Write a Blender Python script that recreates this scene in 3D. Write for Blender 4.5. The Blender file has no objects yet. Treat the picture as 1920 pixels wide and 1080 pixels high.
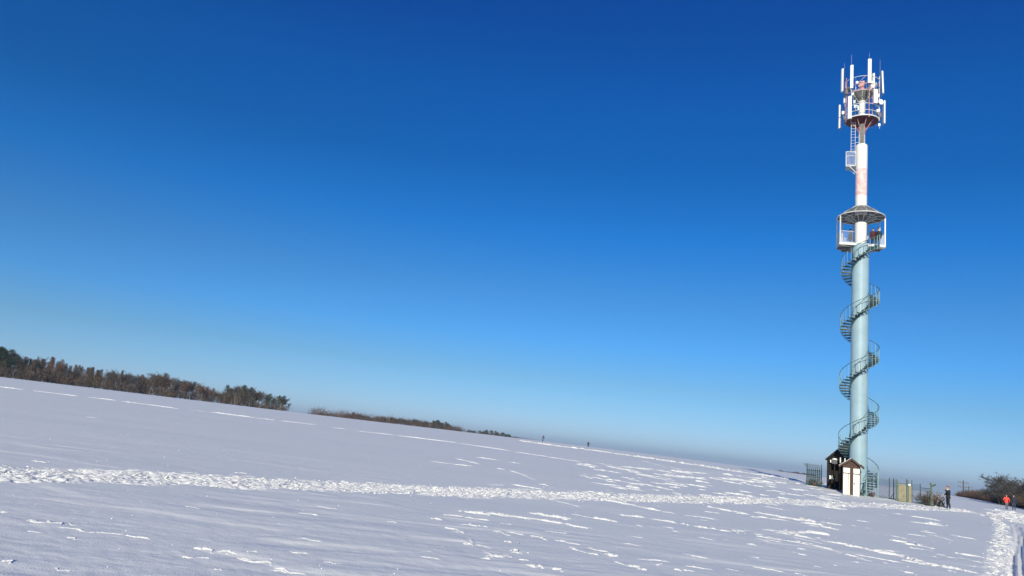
import bpy, math, random
import numpy as np
from mathutils import Vector, Matrix

R = math.radians
random.seed(7)
scene = bpy.context.scene
COL = scene.collection

# ------------------------------------------------------------------ camera
EYE = (0.0, 0.0, 1.65)
PITCH, ROLL = R(11.69), R(6.2)
cam_d = bpy.data.cameras.new('camera')
cam_d.sensor_width = 36.0
cam_d.lens = 36.0 * 1387.0 / 1920.0
cam_d.clip_start = 0.05
cam_d.clip_end = 60000.0
cam = bpy.data.objects.new('camera', cam_d)
COL.objects.link(cam)
_f = Vector((0, math.cos(PITCH), math.sin(PITCH)))
_u = Vector((0, -math.sin(PITCH), math.cos(PITCH)))
_r = Vector((1, 0, 0))
cr = _r * math.cos(ROLL) + _u * math.sin(ROLL)
cu = -_r * math.sin(ROLL) + _u * math.cos(ROLL)
m = Matrix((cr, cu, -_f)).transposed().to_4x4()
m.translation = Vector(EYE)
cam.matrix_world = m
scene.camera = cam

# ------------------------------------------------------------------ sky, sun, exposure
SUN_AZ, SUN_EL = R(194.0), R(18.0)          # clockwise from +Y
world = bpy.data.worlds.new('World')
scene.world = world
world.use_nodes = True
wn, wl = world.node_tree.nodes, world.node_tree.links
wn.clear()
sky = wn.new('ShaderNodeTexSky')
sky.sky_type = 'NISHITA'
sky.sun_disc = False
sky.sun_elevation = SUN_EL
sky.sun_rotation = SUN_AZ
sky.altitude = 400.0
sky.air_density = 1.0
sky.dust_density = 0.4
sky.ozone_density = 3.0
tc = wn.new('ShaderNodeTexCoord')
sep = wn.new('ShaderNodeSeparateXYZ')
wl.new(tc.outputs['Generated'], sep.inputs[0])
ramp = wn.new('ShaderNodeValToRGB')
wl.new(sep.outputs['Z'], ramp.inputs[0])
SKY_TINT = [(0.0, (0.6734, 0.9547, 1.6009)), (0.02, (0.6592, 0.9427, 1.5725)), (0.05, (0.5135, 0.824, 1.2915)), (0.09, (0.4012, 0.7293, 1.0675)), (0.14, (0.2626, 0.7207, 1.19)), (0.2, (0.2091, 0.6542, 1.0779)), (0.28, (0.0569, 0.5906, 1.1459)), (0.36, (0.0148, 0.4874, 1.0199)), (0.44, (0.0054, 0.4744, 1.0863)), (0.52, (0.0018, 0.3945, 1.0427)), (0.6, (0.0014, 0.392, 1.0729)), (1.0, (0.0014, 0.392, 1.0729))]
TG = 2.0                                 # the ramp holds half the tint
ramp.color_ramp.interpolation = 'LINEAR'
half = lambda c: tuple(v / TG for v in c) + (1,)
els = ramp.color_ramp.elements
els[0].position = SKY_TINT[0][0]; els[0].color = half(SKY_TINT[0][1])
els[1].position = SKY_TINT[-1][0]; els[1].color = half(SKY_TINT[-1][1])
for p_, c_ in SKY_TINT[1:-1]:
    e_ = els.new(p_); e_.color = half(c_)
mul = wn.new('ShaderNodeMix')
mul.data_type = 'RGBA'; mul.blend_type = 'MULTIPLY'
mul.inputs[0].default_value = 1.0
dbl = wn.new('ShaderNodeVectorMath'); dbl.operation = 'SCALE'; dbl.inputs['Scale'].default_value = TG
wl.new(ramp.outputs[0], dbl.inputs[0])
wl.new(sky.outputs[0], mul.inputs[6]); wl.new(dbl.outputs[0], mul.inputs[7])
bg = wn.new('ShaderNodeBackground')
bg.inputs['Strength'].default_value = 0.1
wl.new(mul.outputs[2], bg.inputs['Color'])
wo = wn.new('ShaderNodeOutputWorld')
wl.new(bg.outputs[0], wo.inputs['Surface'])

sun_d = bpy.data.lights.new('sun', 'SUN')
sun_d.energy = 5.0
sun_d.angle = R(0.5)
sun_d.color = (1.0, 0.935, 0.74)
sun = bpy.data.objects.new('sun', sun_d)
COL.objects.link(sun)
sd = Vector((math.sin(SUN_AZ) * math.cos(SUN_EL), math.cos(SUN_AZ) * math.cos(SUN_EL), math.sin(SUN_EL)))
sun.rotation_euler = sd.to_track_quat('Z', 'Y').to_euler()
sun.location = (30, -60, 60)

vs = scene.view_settings
vs.view_transform = 'Standard'
vs.look = 'None'
vs.exposure = 0.0
vs.gamma = 1.0
vs.use_curve_mapping = False

# ------------------------------------------------------------------ materials
MATS = {}


def mat(name, col, rough=0.6, metal=0.0, var=0.12, scale=3.0, col2=None, bump=0.0, spec=0.4, trans=0.0):
    mt = bpy.data.materials.new(name)
    mt.use_nodes = True
    n, l = mt.node_tree.nodes, mt.node_tree.links
    b = n['Principled BSDF']
    b.inputs['Roughness'].default_value = rough
    b.inputs['Metallic'].default_value = metal
    b.inputs['Specular IOR Level'].default_value = spec
    c = n.new('ShaderNodeTexCoord')
    t = n.new('ShaderNodeTexNoise')
    t.inputs['Scale'].default_value = scale
    t.inputs['Detail'].default_value = 5
    l.new(c.outputs['Object'], t.inputs['Vector'])
    r = n.new('ShaderNodeValToRGB')
    a = tuple(max(0, v * (1 - var)) for v in col)
    d = col2 if col2 else tuple(min(1, v * (1 + var)) for v in col)
    r.color_ramp.elements[0].color = a + (1,)
    r.color_ramp.elements[0].position = 0.35
    r.color_ramp.elements[1].color = d + (1,)
    r.color_ramp.elements[1].position = 0.65
    l.new(t.outputs['Fac'], r.inputs[0])
    l.new(r.outputs[0], b.inputs['Base Color'])
    if bump:
        bp = n.new('ShaderNodeBump')
        bp.inputs['Strength'].default_value = bump
        bp.inputs['Distance'].default_value = 0.02
        l.new(t.outputs['Fac'], bp.inputs['Height'])
        l.new(bp.outputs[0], b.inputs['Normal'])
    MATS[name] = mt
    return mt


mat('blue_paint', (0.275, 0.395, 0.455), 0.5, var=0.07, scale=1.0, bump=0.05)
mat('stair_paint', (0.045, 0.085, 0.10), 0.5, var=0.15, scale=6)
mat('rail_paint', (0.22, 0.34, 0.36), 0.5, var=0.1, scale=6)
mat('dark_rail', (0.055, 0.11, 0.125), 0.5, var=0.15, scale=6)
mat('white_paint', (0.72, 0.71, 0.67), 0.45, var=0.04, scale=2)
mat('white_metal', (0.60, 0.61, 0.61), 0.4, var=0.05, scale=4)
mat('faded_red', (0.66, 0.40, 0.38), 0.7, var=0.04, scale=3.5, col2=(0.74, 0.60, 0.58))
mat('pale_red', (0.50, 0.20, 0.20), 0.7, var=0.15, scale=2.5, col2=(0.62, 0.42, 0.41))
mat('maroon', (0.07, 0.010, 0.014), 0.6, var=0.25, scale=3)
mat('galvanised', (0.36, 0.37, 0.37), 0.45, metal=0.3, var=0.2, scale=5)
mat('grey_sheet', (0.15, 0.15, 0.14), 0.55, var=0.25, scale=4)
mat('dark_steel', (0.07, 0.075, 0.08), 0.5, var=0.2, scale=5)
mat('antenna', (0.80, 0.82, 0.80), 0.4, var=0.03, scale=3)
mat('brown_wood', (0.075, 0.044, 0.034), 0.8, var=0.3, scale=7, bump=0.3)
mat('dark_wood', (0.011, 0.008, 0.0075), 0.85, var=0.3, scale=7, bump=0.3)
mat('roof_brown', (0.10, 0.06, 0.05), 0.8, var=0.3, scale=5, bump=0.3)
mat('cream_paint', (0.80, 0.76, 0.66), 0.6, var=0.04, scale=4)
mat('green_paint', (0.020, 0.050, 0.042), 0.5, var=0.25, scale=5)
mat('green_light', (0.055, 0.095, 0.055), 0.6, var=0.25, scale=5)
mat('board_beige', (0.25, 0.22, 0.14), 0.75, var=0.15, scale=3)
mat('paper', (0.75, 0.74, 0.68), 0.7, var=0.05)
mat('black_plastic', (0.015, 0.016, 0.018), 0.5, var=0.2)
mat('pole_wood', (0.09, 0.065, 0.055), 0.85, var=0.3, scale=4)
mat('concrete', (0.30, 0.29, 0.27), 0.9, var=0.2, scale=5)
mat('bark', (0.050, 0.040, 0.034), 0.9, var=0.35, scale=4)
mat('birch_bark', (0.30, 0.27, 0.24), 0.85, var=0.4, scale=5)
mat('twig_brown', (0.0938, 0.0672, 0.0493), 0.9, var=0.35, scale=0.4)
mat('twig_red', (0.1387, 0.0798, 0.0528), 0.9, var=0.3, scale=0.4)
mat('twig_grey', (0.0857, 0.0798, 0.0749), 0.9, var=0.35, scale=0.4)
mat('needle', (0.022, 0.036, 0.020), 0.8, var=0.45, scale=0.5)
mat('needle_olive', (0.055, 0.060, 0.030), 0.8, var=0.4, scale=0.5)
mat('shrub', (0.105, 0.062, 0.046), 0.9, var=0.4, scale=0.35)
mat('dry_grass', (0.19, 0.135, 0.09), 0.9, var=0.3, scale=3)
mat('skin', (0.52, 0.30, 0.22), 0.55, var=0.05)
mat('cloth_black', (0.014, 0.015, 0.020), 0.8, var=0.25, scale=8)
mat('cloth_navy', (0.020, 0.024, 0.045), 0.8, var=0.25, scale=8)
mat('cloth_jeans', (0.035, 0.05, 0.10), 0.85, var=0.25, scale=8)
mat('cloth_red', (0.72, 0.07, 0.045), 0.7, var=0.15, scale=8)
mat('cloth_maroon', (0.15, 0.03, 0.035), 0.8, var=0.15, scale=8)
mat('cloth_wine', (0.06, 0.016, 0.02), 0.8, var=0.2, scale=8)
mat('cloth_grey', (0.13, 0.13, 0.14), 0.8, var=0.2, scale=8)
mat('hat_red', (0.22, 0.10, 0.085), 0.85, var=0.2, scale=10)
mat('hair_dark', (0.03, 0.02, 0.015), 0.7, var=0.3, scale=20)
mat('scarf_white', (0.72, 0.70, 0.68), 0.8, var=0.08, scale=10)
mat('snow_cap', (0.89, 0.885, 0.865), 0.65, var=0.02, scale=4, bump=0.2)


# ------------------------------------------------------------------ mesh helpers
class MB:
    def __init__(s):
        s.v, s.f, s.mi = [], [], []

    def add(s, vs_, fs_, mi=0):
        o = len(s.v)
        s.v += [tuple(p) for p in vs_]
        s.f += [tuple(i + o for i in q) for q in fs_]
        s.mi += [mi] * len(fs_)
        return s

    def box(s, c, d, rz=0.0, mi=0, rx=0.0, ry=0.0):
        x, y, z = d[0] / 2, d[1] / 2, d[2] / 2
        pts = [Vector((a * x, b * y, e * z)) for a in (-1, 1) for b in (-1, 1) for e in (-1, 1)]
        if rz or rx or ry:
            M = Matrix.Rotation(rz, 3, 'Z') @ Matrix.Rotation(ry, 3, 'Y') @ Matrix.Rotation(rx, 3, 'X')
            pts = [M @ p for p in pts]
        C = Vector(c)
        return s.add([p + C for p in pts], [(0, 1, 3, 2), (4, 6, 7, 5), (0, 4, 5, 1), (2, 3, 7, 6), (0, 2, 6, 4), (1, 5, 7, 3)], mi)

    def tube(s, p, q, r1, r2=None, n=6, mi=0, caps=True):
        p, q = Vector(p), Vector(q)
        r2 = r1 if r2 is None else r2
        d = q - p
        if d.length < 1e-6:
            return s
        d.normalize()
        a = d.orthogonal().normalized()
        b = d.cross(a)
        vs_ = []
        for P, r in ((p, r1), (q, r2)):
            for i in range(n):
                t = 2 * math.pi * i / n
                vs_.append(P + (a * math.cos(t) + b * math.sin(t)) * r)
        fs_ = [(i, (i + 1) % n, n + (i + 1) % n, n + i) for i in range(n)]
        if caps:
            fs_ += [tuple(range(n - 1, -1, -1)), tuple(range(n, 2 * n))]
        return s.add(vs_, fs_, mi)

    def path(s, pts, r, n=6, mi=0):
        pts = [Vector(p) for p in pts]
        k = len(pts)
        vs_ = []
        for j, P in enumerate(pts):
            d = (pts[min(j + 1, k - 1)] - pts[max(j - 1, 0)]).normalized()
            up = Vector((0, 0, 1)) if abs(d.z) < 0.95 else Vector((1, 0, 0))
            a = d.cross(up).normalized()
            b = a.cross(d)
            rr = r[j] if isinstance(r, (list, tuple)) else r
            for i in range(n):
                t = 2 * math.pi * i / n
                vs_.append(P + (a * math.cos(t) + b * math.sin(t)) * rr)
        fs_ = [(j * n + i, j * n + (i + 1) % n, (j + 1) * n + (i + 1) % n, (j + 1) * n + i) for j in range(k - 1) for i in range(n)]
        fs_ += [tuple(range(n - 1, -1, -1)), tuple(range((k - 1) * n, k * n))]
        return s.add(vs_, fs_, mi)

    def ring(s, rad, z, r, n=40, m_=5, c=(0, 0), mi=0):
        vs_ = []
        for j in range(n):
            t = 2 * math.pi * j / n
            for i in range(m_):
                u = 2 * math.pi * i / m_
                q = rad + r * math.cos(u)
                vs_.append((c[0] + q * math.cos(t), c[1] + q * math.sin(t), z + r * math.sin(u)))
        fs_ = [(j * m_ + i, ((j + 1) % n) * m_ + i, ((j + 1) % n) * m_ + (i + 1) % m_, j * m_ + (i + 1) % m_) for j in range(n) for i in range(m_)]
        return s.add(vs_, fs_, mi)

    def lathe(s, prof, n=40, mi=0, c=(0, 0)):
        """prof: closed or open list of (r, z)"""
        k = len(prof)
        vs_ = [(c[0] + r * math.cos(2 * math.pi * j / n), c[1] + r * math.sin(2 * math.pi * j / n), z) for j in range(n) for r, z in prof]
        fs_ = [(j * k + i, ((j + 1) % n) * k + i, ((j + 1) % n) * k + i + 1, j * k + i + 1) for j in range(n) for i in range(k - 1)]
        return s.add(vs_, fs_, mi)

    def prism(s, poly, z0, z1, mi=0):
        n = len(poly)
        vs_ = [(x, y, z0) for x, y in poly] + [(x, y, z1) for x, y in poly]
        fs_ = [(i, (i + 1) % n, n + (i + 1) % n, n + i) for i in range(n)]
        fs_ += [tuple(range(n - 1, -1, -1)), tuple(range(n, 2 * n))]
        return s.add(vs_, fs_, mi)

    def mesh(s, name, mats, smooth=False):
        me = bpy.data.meshes.new(name)
        me.from_pydata(s.v, [], s.f)
        for q in (mats if isinstance(mats, (list, tuple)) else [mats]):
            me.materials.append(MATS[q] if isinstance(q, str) else q)
        if any(s.mi):
            me.polygons.foreach_set('material_index', s.mi)
        if smooth:
            me.polygons.foreach_set('use_smooth', [True] * len(me.polygons))
            me.set_sharp_from_angle(angle=R(35))
        me.update()
        return me

    def build(s, name, mats, parent=None, smooth=False):
        return link(name, s.mesh(name, mats, smooth), parent)


def link(name, me, parent=None):
    o = bpy.data.objects.new(name, me)
    COL.objects.link(o)
    if parent is not None:
        o.parent = parent
    return o


def thing(name, label, cat, loc=(0, 0, 0), rz=0.0, group=None):
    o = bpy.data.objects.new(name, None)
    o.empty_display_size = 0.3
    COL.objects.link(o)
    o.location = loc
    o.rotation_euler = (0, 0, rz)
    return tag(o, label, cat, group)


def tag(o, label, cat, group=None):
    o['label'] = label
    o['category'] = cat
    if group:
        o['group'] = group
    return o


def copy_tree(o, parent=None):
    c = o.copy()
    COL.objects.link(c)
    c.parent = parent
    for ch in o.children:
        copy_tree(ch, c)
    return c


# ------------------------------------------------------------------ terrain
def H(x, y):
    """the hill: a broad rounded field that drops into a wide valley"""
    x = np.asarray(x, float); y = np.asarray(y, float)
    r2 = x * x + y * y
    xr = np.maximum(x, 0)
    h = -0.0188 * x + 0.0182 * y - 2.9e-5 * r2 - 0.00011 * xr * xr / (1 + xr * xr / 110.0 ** 2)
    h = h + .45 * np.exp(-((x - 27) ** 2 + (y - 70) ** 2) / 200.)
    h = h - .25 * np.exp(-((x - 38) ** 2 + (y - 55) ** 2) / 392.)
    h = h + 1.5 * np.exp(-(((x - 110) / 75.) ** 2 + ((y - 270) / 90.) ** 2) / 2)
    h = h + 7.5 * np.exp(-(((x - 262) / 95.) ** 2 + ((y - 590) / 80.) ** 2) / 2)
    h = h - 0.6 * np.exp(-(((x + 130) / 75.) ** 2 + ((y - 185) / 90.) ** 2) / 2)
    r = np.sqrt(r2)
    az = np.arctan2(x, y)
    v = -70.0 + np.exp(-((r - 9300.) / 1400.) ** 2) * (88 + 34 * np.sin(az * 9 + 0.6) + 22 * np.sin(az * 23 + 1.0) + 9 * np.sin(az * 61) - 60 * np.clip(az - 0.12, 0, 1.5) / 0.4)
    v = v + np.clip((r - 1500) / 4000., 0, 1) * 9 * np.sin(x / 700. + 1) * np.sin(y / 900.)
    k = 8.0
    return v + k * np.logaddexp(0, (h - v) / k)


def h1(x, y):
    return float(H(x, y))


_rng = np.random.RandomState(3)
_perm = _rng.permutation(4096)
_vals = _rng.rand(4096)


def vnoise(x, y, seed=0):
    xi = np.floor(x).astype(np.int64); yi = np.floor(y).astype(np.int64)
    fx = x - xi; fy = y - yi
    fx = fx * fx * fx * (fx * (fx * 6 - 15) + 10); fy = fy * fy * fy * (fy * (fy * 6 - 15) + 10)

    def hh(a, b):
        return _vals[(_perm[(a + _perm[(b + seed * 57) & 4095]) & 4095])]
    n00 = hh(xi, yi); n10 = hh(xi + 1, yi); n01 = hh(xi, yi + 1); n11 = hh(xi + 1, yi + 1)
    return (n00 * (1 - fx) + n10 * fx) * (1 - fy) + (n01 * (1 - fx) + n11 * fx) * fy


def fbm(x, y, oct_=3, seed=0):
    s = 0; a = 0.5
    for i in range(oct_):
        s = s + a * (vnoise(x * 2 ** i, y * 2 ** i, seed + i) - 0.5)
        a *= 0.5
    return s


# marks in the snow, in field coordinates: footstep scuffs, ski and foot trails.
_F = 1387.0
_cr, _cu, _cf = np.array(cr), np.array(cu), np.array(_f)


def seen(px, py):
    """where the surveyed sight line (pixel of the 1920x1080 survey picture) meets the field"""
    d = _cf * _F + _cr * (px - 960) + _cu * (540 - py)
    d /= np.linalg.norm(d)
    t = np.geomspace(2, 900, 700)
    p = np.array(EYE) + t[:, None] * d
    g = p[:, 2] - H(p[:, 0], p[:, 1])
    i = int(np.argmax(g < 0))
    if g[i] >= 0:
        i = int(np.argmin(g[:560])) if len(g) > 560 else int(np.argmin(g))
        return p[i, 0], p[i, 1]
    a = g[i - 1] / (g[i - 1] - g[i])
    q = np.array(EYE) + (t[i - 1] + (t[i] - t[i - 1]) * a) * d
    return q[0], q[1]


# --- grid: rings about the view point, finest where the field is close
az_f = np.linspace(R(-40), R(41), 860)
az_c = np.linspace(R(41), R(320), 50)[1:-1]
AZ = np.concatenate([az_f, az_c])
rr_ = [1.5, 2.5, 3.5, 4.5, 5.3]
while rr_[-1] < 105:
    rr_.append(rr_[-1] * 1.0032)
while rr_[-1] < 245:
    rr_.append(rr_[-1] * 1.0055)
while rr_[-1] < 13000:
    rr_.append(rr_[-1] * (1.012 if rr_[-1] < 420 else 1.03))
RR = np.array(rr_)
nr, na = len(RR), len(AZ)
GX = (RR[:, None] * np.sin(AZ)[None, :]).ravel()
GY = (RR[:, None] * np.cos(AZ)[None, :]).ravel()
GR = np.repeat(RR, na)
near = GR < 260
X, Y, RD = GX[near], GY[near], GR[near]
D_ = np.zeros_like(X)
ang = R(-9)
Xs = X * math.cos(ang) - Y * math.sin(ang); Ys = X * math.sin(ang) + Y * math.cos(ang)
fade1 = np.clip(1.3 - RD / 26., 0.0, 1); fade2 = np.clip(1.2 - RD / 25., 0, 1)
D_ += 0.10 * fbm(Xs / 11., Ys / 5., 2, 1)
rip = fbm(Xs / 2.6, Ys / 0.8, 3, 5)
D_ += 0.022 * rip * (0.10 + 0.90 * fade1)
D_ += 0.020 * fbm(Xs / 0.7, Ys / 0.28, 2, 9) * fade2
D_ += 0.016 * fbm(X / 0.12, Y / 0.12, 2, 13) * np.clip(1.2 - RD / 14., 0, 1)
# wind-cut edges
edge = fbm(Xs / 3.4, Ys / 1.1, 3, 21)
D_ += 0.018 * np.clip((edge - 0.09) * 12, 0, 1) * (0.06 + 0.94 * fade1)
CH = np.zeros_like(X)                     # churned-snow mask


def seg_dist(px, py, a, b):
    ax, ay = a; bx, by = b
    dx, dy = bx - ax, by - ay
    L2 = dx * dx + dy * dy + 1e-9
    t = np.clip(((px - ax) * dx + (py - ay) * dy) / L2, 0, 1)
    return np.hypot(px - ax - t * dx, py - ay - t * dy), t


def near_idx(a, b, m_):
    return np.nonzero((X > min(a[0], b[0]) - m_) & (X < max(a[0], b[0]) + m_) & (Y > min(a[1], b[1]) - m_) & (Y < max(a[1], b[1]) + m_))[0]


def trail(pts, half, amp, seed, sink=0.04, wl_=0.016, broken=0.0):
    g = [seen(*p) for p in pts]
    for a, b in zip(g[:-1], g[1:]):
        ix = near_idx(a, b, half * 1.6)
        if not len(ix):
            continue
        ds, tt = seg_dist(X[ix], Y[ix], a, b)
        wob = half * (0.8 + 0.5 * vnoise(X[ix] / 0.9, Y[ix] / 0.9, seed + 3))
        mk = np.clip((wob - ds) / (half * 0.22), 0, 1)
        if broken:
            mk = mk * np.clip((vnoise(X[ix] / 6.0, Y[ix] / 6.0, seed + 8) - broken) * 6, 0, 1)
        CH[ix] = np.maximum(CH[ix], mk * amp)
    return g


MAIN = [(-160, 879), (0, 889), (160, 892), (320, 898), (480, 905), (640, 911), (800, 918), (960, 924), (1120, 930), (1280, 935), (1420, 939), (1540, 944), (1660, 949), (1778, 955), (1830, 962), (1880, 974)]
g_main = trail(MAIN, 0.95, 1.0, 31)
g_side = trail([(1858, 962), (1879, 985), (1881, 1010), (1876, 1040), (1869, 1085), (1861, 1130)], 0.30, 0.8, 41)
trail([(1896, 975), (1912, 990), (1914, 1030), (1915, 1090)], 0.55, 0.22, 45)
g_walk = trail([(1880, 958), (1905, 966), (1935, 985)], 1.6, 0.8, 43)
g_crest = trail([(985, 828), (1050, 837), (1150, 850), (1250, 864), (1330, 876), (1400, 887), (1470, 897), (1540, 908)], 1.7, 1.25, 51)
trail([(1150, 868), (1240, 880), (1330, 893), (1430, 906), (1530, 917), (1640, 930)], 1.0, 1.0, 61, broken=0.42)
trail([(1500, 912), (1580, 924), (1660, 936), (1740, 948)], 1.6, 0.9, 63, broken=0.35)
# churned snow: chaotic lumps, scaled so that the far trail still shows its sunlit faces
lev = np.clip(np.log2(np.maximum(0.0062 * RD, 0.075) / 0.075), 0, 5)
for k in range(6):
    wgt = np.clip(1 - np.abs(lev - k), 0, 1)
    sel = np.nonzero((wgt > 0) & (CH > 0))[0]
    if not len(sel):
        continue
    wv = 0.075 * 2 ** k
    xs_, ys_ = X[sel], Y[sel]
    lum = np.abs(vnoise(xs_ / (wv * 2.6), ys_ / (wv * 1.3), 71 + k) - 0.5) * 2
    lum2 = vnoise(xs_ / (wv * 0.9), ys_ / (wv * 0.7), 79 + k)
    D_[sel] += wgt[sel] * CH[sel] * ((0.40 * wv * (lum - 0.5) + 0.75 * wv * (lum2 - 0.5)) * (0.075 / wv) ** 0.3 - 0.012)

Z = lambda l, ox, oy: [(ox + a / 3., oy + b / 3., ox + c / 3., oy + d / 3., t) for a, b, c, d, t in l]
DASH = []
DASH += Z([(645, 120, 770, 152, 4), (710, 105, 880, 128, 3), (880, 130, 1065, 158, 3), (505, 137, 640, 152, 2), (640, 155, 735, 165, 4), (880, 178, 920, 185, 3), (950, 190, 1105, 240, 3), (1120, 262, 1175, 275, 4), (830, 263, 915, 265, 3), (955, 263, 1125, 287, 3), (1360, 130, 1500, 158, 4), (1500, 165, 1700, 205, 5), (1390, 252, 1510, 270, 3), (1500, 265, 1680, 295, 4), (1810, 245, 1920, 268, 4), (1680, 135, 1815, 170, 4), (1840, 165, 1920, 185, 4),
           (1210, 355, 1335, 387, 3), (1440, 345, 1650, 385, 6), (1650, 385, 1920, 435, 5), (690, 420, 820, 435, 6), (820, 428, 960, 447, 7), (960, 447, 1090, 465, 6), (1090, 465, 1245, 490, 6), (1260, 490, 1385, 515, 5), (560, 438, 690, 445, 4), (690, 450, 825, 470, 5), (1080, 430, 1290, 462, 7), (1290, 432, 1420, 455, 4), (1420, 455, 1550, 478, 6), (1560, 430, 1700, 448, 5), (1700, 450, 1920, 485, 5), (520, 462, 570, 470, 5), (745, 498, 810, 512, 6), (860, 530, 940, 555, 7), (940, 535, 1015, 552, 4), (1055, 555, 1165, 583, 5), (1200, 580, 1335, 607, 4), (1260, 622, 1405, 660, 5), (1390, 625, 1475, 652, 5), (1480, 665, 1550, 678, 7), (600, 510, 690, 545, 5), (705, 578, 740, 618, 6), (760, 612, 840, 632, 4), (920, 590, 960, 598, 6), (950, 645, 1030, 660, 7), (785, 690, 960, 680, 8), (820, 655, 860, 690, 9), (1040, 740, 1130, 750, 9), (1190, 755, 1230, 765, 6), (1540, 710, 1620, 732, 4), (1620, 732, 1700, 755, 7), (1660, 690, 1850, 708, 3), (1740, 715, 1790, 725, 5), (1790, 500, 1895, 535, 4), (1650, 495, 1705, 507, 3), (1530, 590, 1690, 615, 2), (1140, 530, 1270, 545, 2), (890, 487, 960, 492, 2), (1870, 750, 1910, 760, 5)], 640, 820)
DASH += Z([(175, 475, 330, 500, 5), (330, 512, 485, 535, 4), (1105, 628, 1225, 660, 6), (1225, 655, 1335, 668, 5), (1340, 682, 1505, 722, 6), (1545, 745, 1710, 780, 5), (175, 133, 260, 143, 3), (1325, 195, 1390, 203, 3), (0, 423, 40, 428, 4), (490, 540, 700, 550, 3), (700, 560, 840, 580, 3)], 0, 820)
DASH += Z([(0, 318, 165, 335, 4), (0, 368, 140, 390, 6), (140, 390, 280, 415, 5), (280, 405, 405, 408, 7), (315, 183, 395, 192, 4), (410, 300, 540, 325, 4), (540, 325, 690, 350, 5), (390, 325, 480, 332, 4), (130, 268, 370, 312, 5), (400, 390, 600, 430, 5), (560, 425, 660, 422, 8), (620, 410, 760, 415, 8), (680, 360, 790, 375, 5), (780, 380, 890, 400, 5), (640, 435, 800, 465, 5), (800, 465, 940, 490, 4), (930, 490, 1060, 515, 6), (1060, 515, 1200, 545, 7), (1200, 545, 1330, 575, 7), (1330, 575, 1450, 610, 9), (1250, 570, 1400, 605, 7), (410, 440, 560, 462, 3), (560, 462, 720, 490, 3), (720, 490, 900, 530, 2), (970, 560, 1060, 580, 3), (980, 540, 1240, 590, 3), (1440, 605, 1650, 645, 6), (1210, 460, 1250, 470, 6), (1250, 475, 1420, 505, 4), (1350, 505, 1500, 545, 2), (1500, 545, 1740, 600, 2), (1500, 430, 1640, 455, 3), (1640, 455, 1800, 485, 4), (1290, 360, 1480, 385, 4), (1530, 530, 1650, 550, 4), (1630, 545, 1750, 570, 5), (950, 375, 1060, 395, 4), (1200, 310, 1450, 350, 4), (360, 550, 430, 562, 4), (400, 610, 570, 640, 3), (0, 540, 200, 580, 3), (20, 610, 170, 635, 4), (1225, 630, 1320, 655, 4), (780, 355, 890, 375, 4), (1380, 365, 1460, 375, 6), (660, 340, 690, 348, 8)], 1280, 860)
# the single far ski trail, broken by drifts
for a, b in [((0, 726), (40, 731)), ((60, 733), (150, 744)), ((165, 745), (215, 751)), ((210, 751), (300, 762)), ((262, 757), (340, 768)), ((355, 769), (385, 772)), ((395, 773), (480, 784)), ((480, 784), (515, 788)), ((520, 789), (595, 797)), ((625, 802), (670, 807)), ((670, 808), (740, 816)), ((740, 816), (860, 831)), ((860, 831), (960, 846)), ((960, 846), (1030, 857)), ((1030, 857), (1090, 867)), ((163, 782), (184, 784))]:
    DASH.append((a[0] - 6, a[1] - 0.7, b[0] + 6, b[1] + 0.7, -2.6))
rs = random.Random(5)
for i in range(150):                     # many older, smaller prints on the right half
    x = rs.uniform(1080, 1560); y = 868 + (x - 1080) * 0.075 + rs.uniform(0, 1) ** 1.3 * 50
    L = rs.uniform(10, 48)
    DASH.append((x, y, x + L, y + L * rs.uniform(0.10, 0.2), rs.uniform(2.0, 4.2)))
for i in range(70):
    x = rs.uniform(1250, 1880); y = rs.uniform(950, 1075)
    if x < 1250 + (1075 - y) * 0.3:
        continue
    L = rs.uniform(8, 40)
    DASH.append((x, y, x + L, y + L * rs.uniform(0.12, 0.25), rs.uniform(1.5, 3.5)))
for i in range(26):
    x = rs.uniform(0, 1200); y = 915 + x * 0.06 + rs.uniform(0, 150)
    L = rs.uniform(12, 45)
    DASH.append((x, y, x + L, y + L * rs.uniform(0.08, 0.16), rs.uniform(0.8, 1.5)))
# two ski grooves in the packed strip at the right
for k, gp in enumerate([[(1902, 984), (1908, 1000), (1909, 1010), (1905, 1025), (1901, 1036), (1899, 1060), (1901, 1085), (1904, 1120)], [(1909, 987), (1915, 1000), (1919, 1010), (1914, 1026), (1915, 1040), (1918, 1072), (1922, 1110)]]):
    g = [seen(*p) for p in gp]
    dep = np.zeros_like(X)
    for a, b in zip(g[:-1], g[1:]):
        ix = near_idx(a, b, 0.4)
        if len(ix):
            ds, tt = seg_dist(X[ix], Y[ix], a, b)
            dep[ix] = np.maximum(dep[ix], np.clip((0.075 - ds) / 0.03, 0, 1))
    D_ -= dep * 0.09

GZ = H(GX, GY)
GZ[near] += D_


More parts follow.
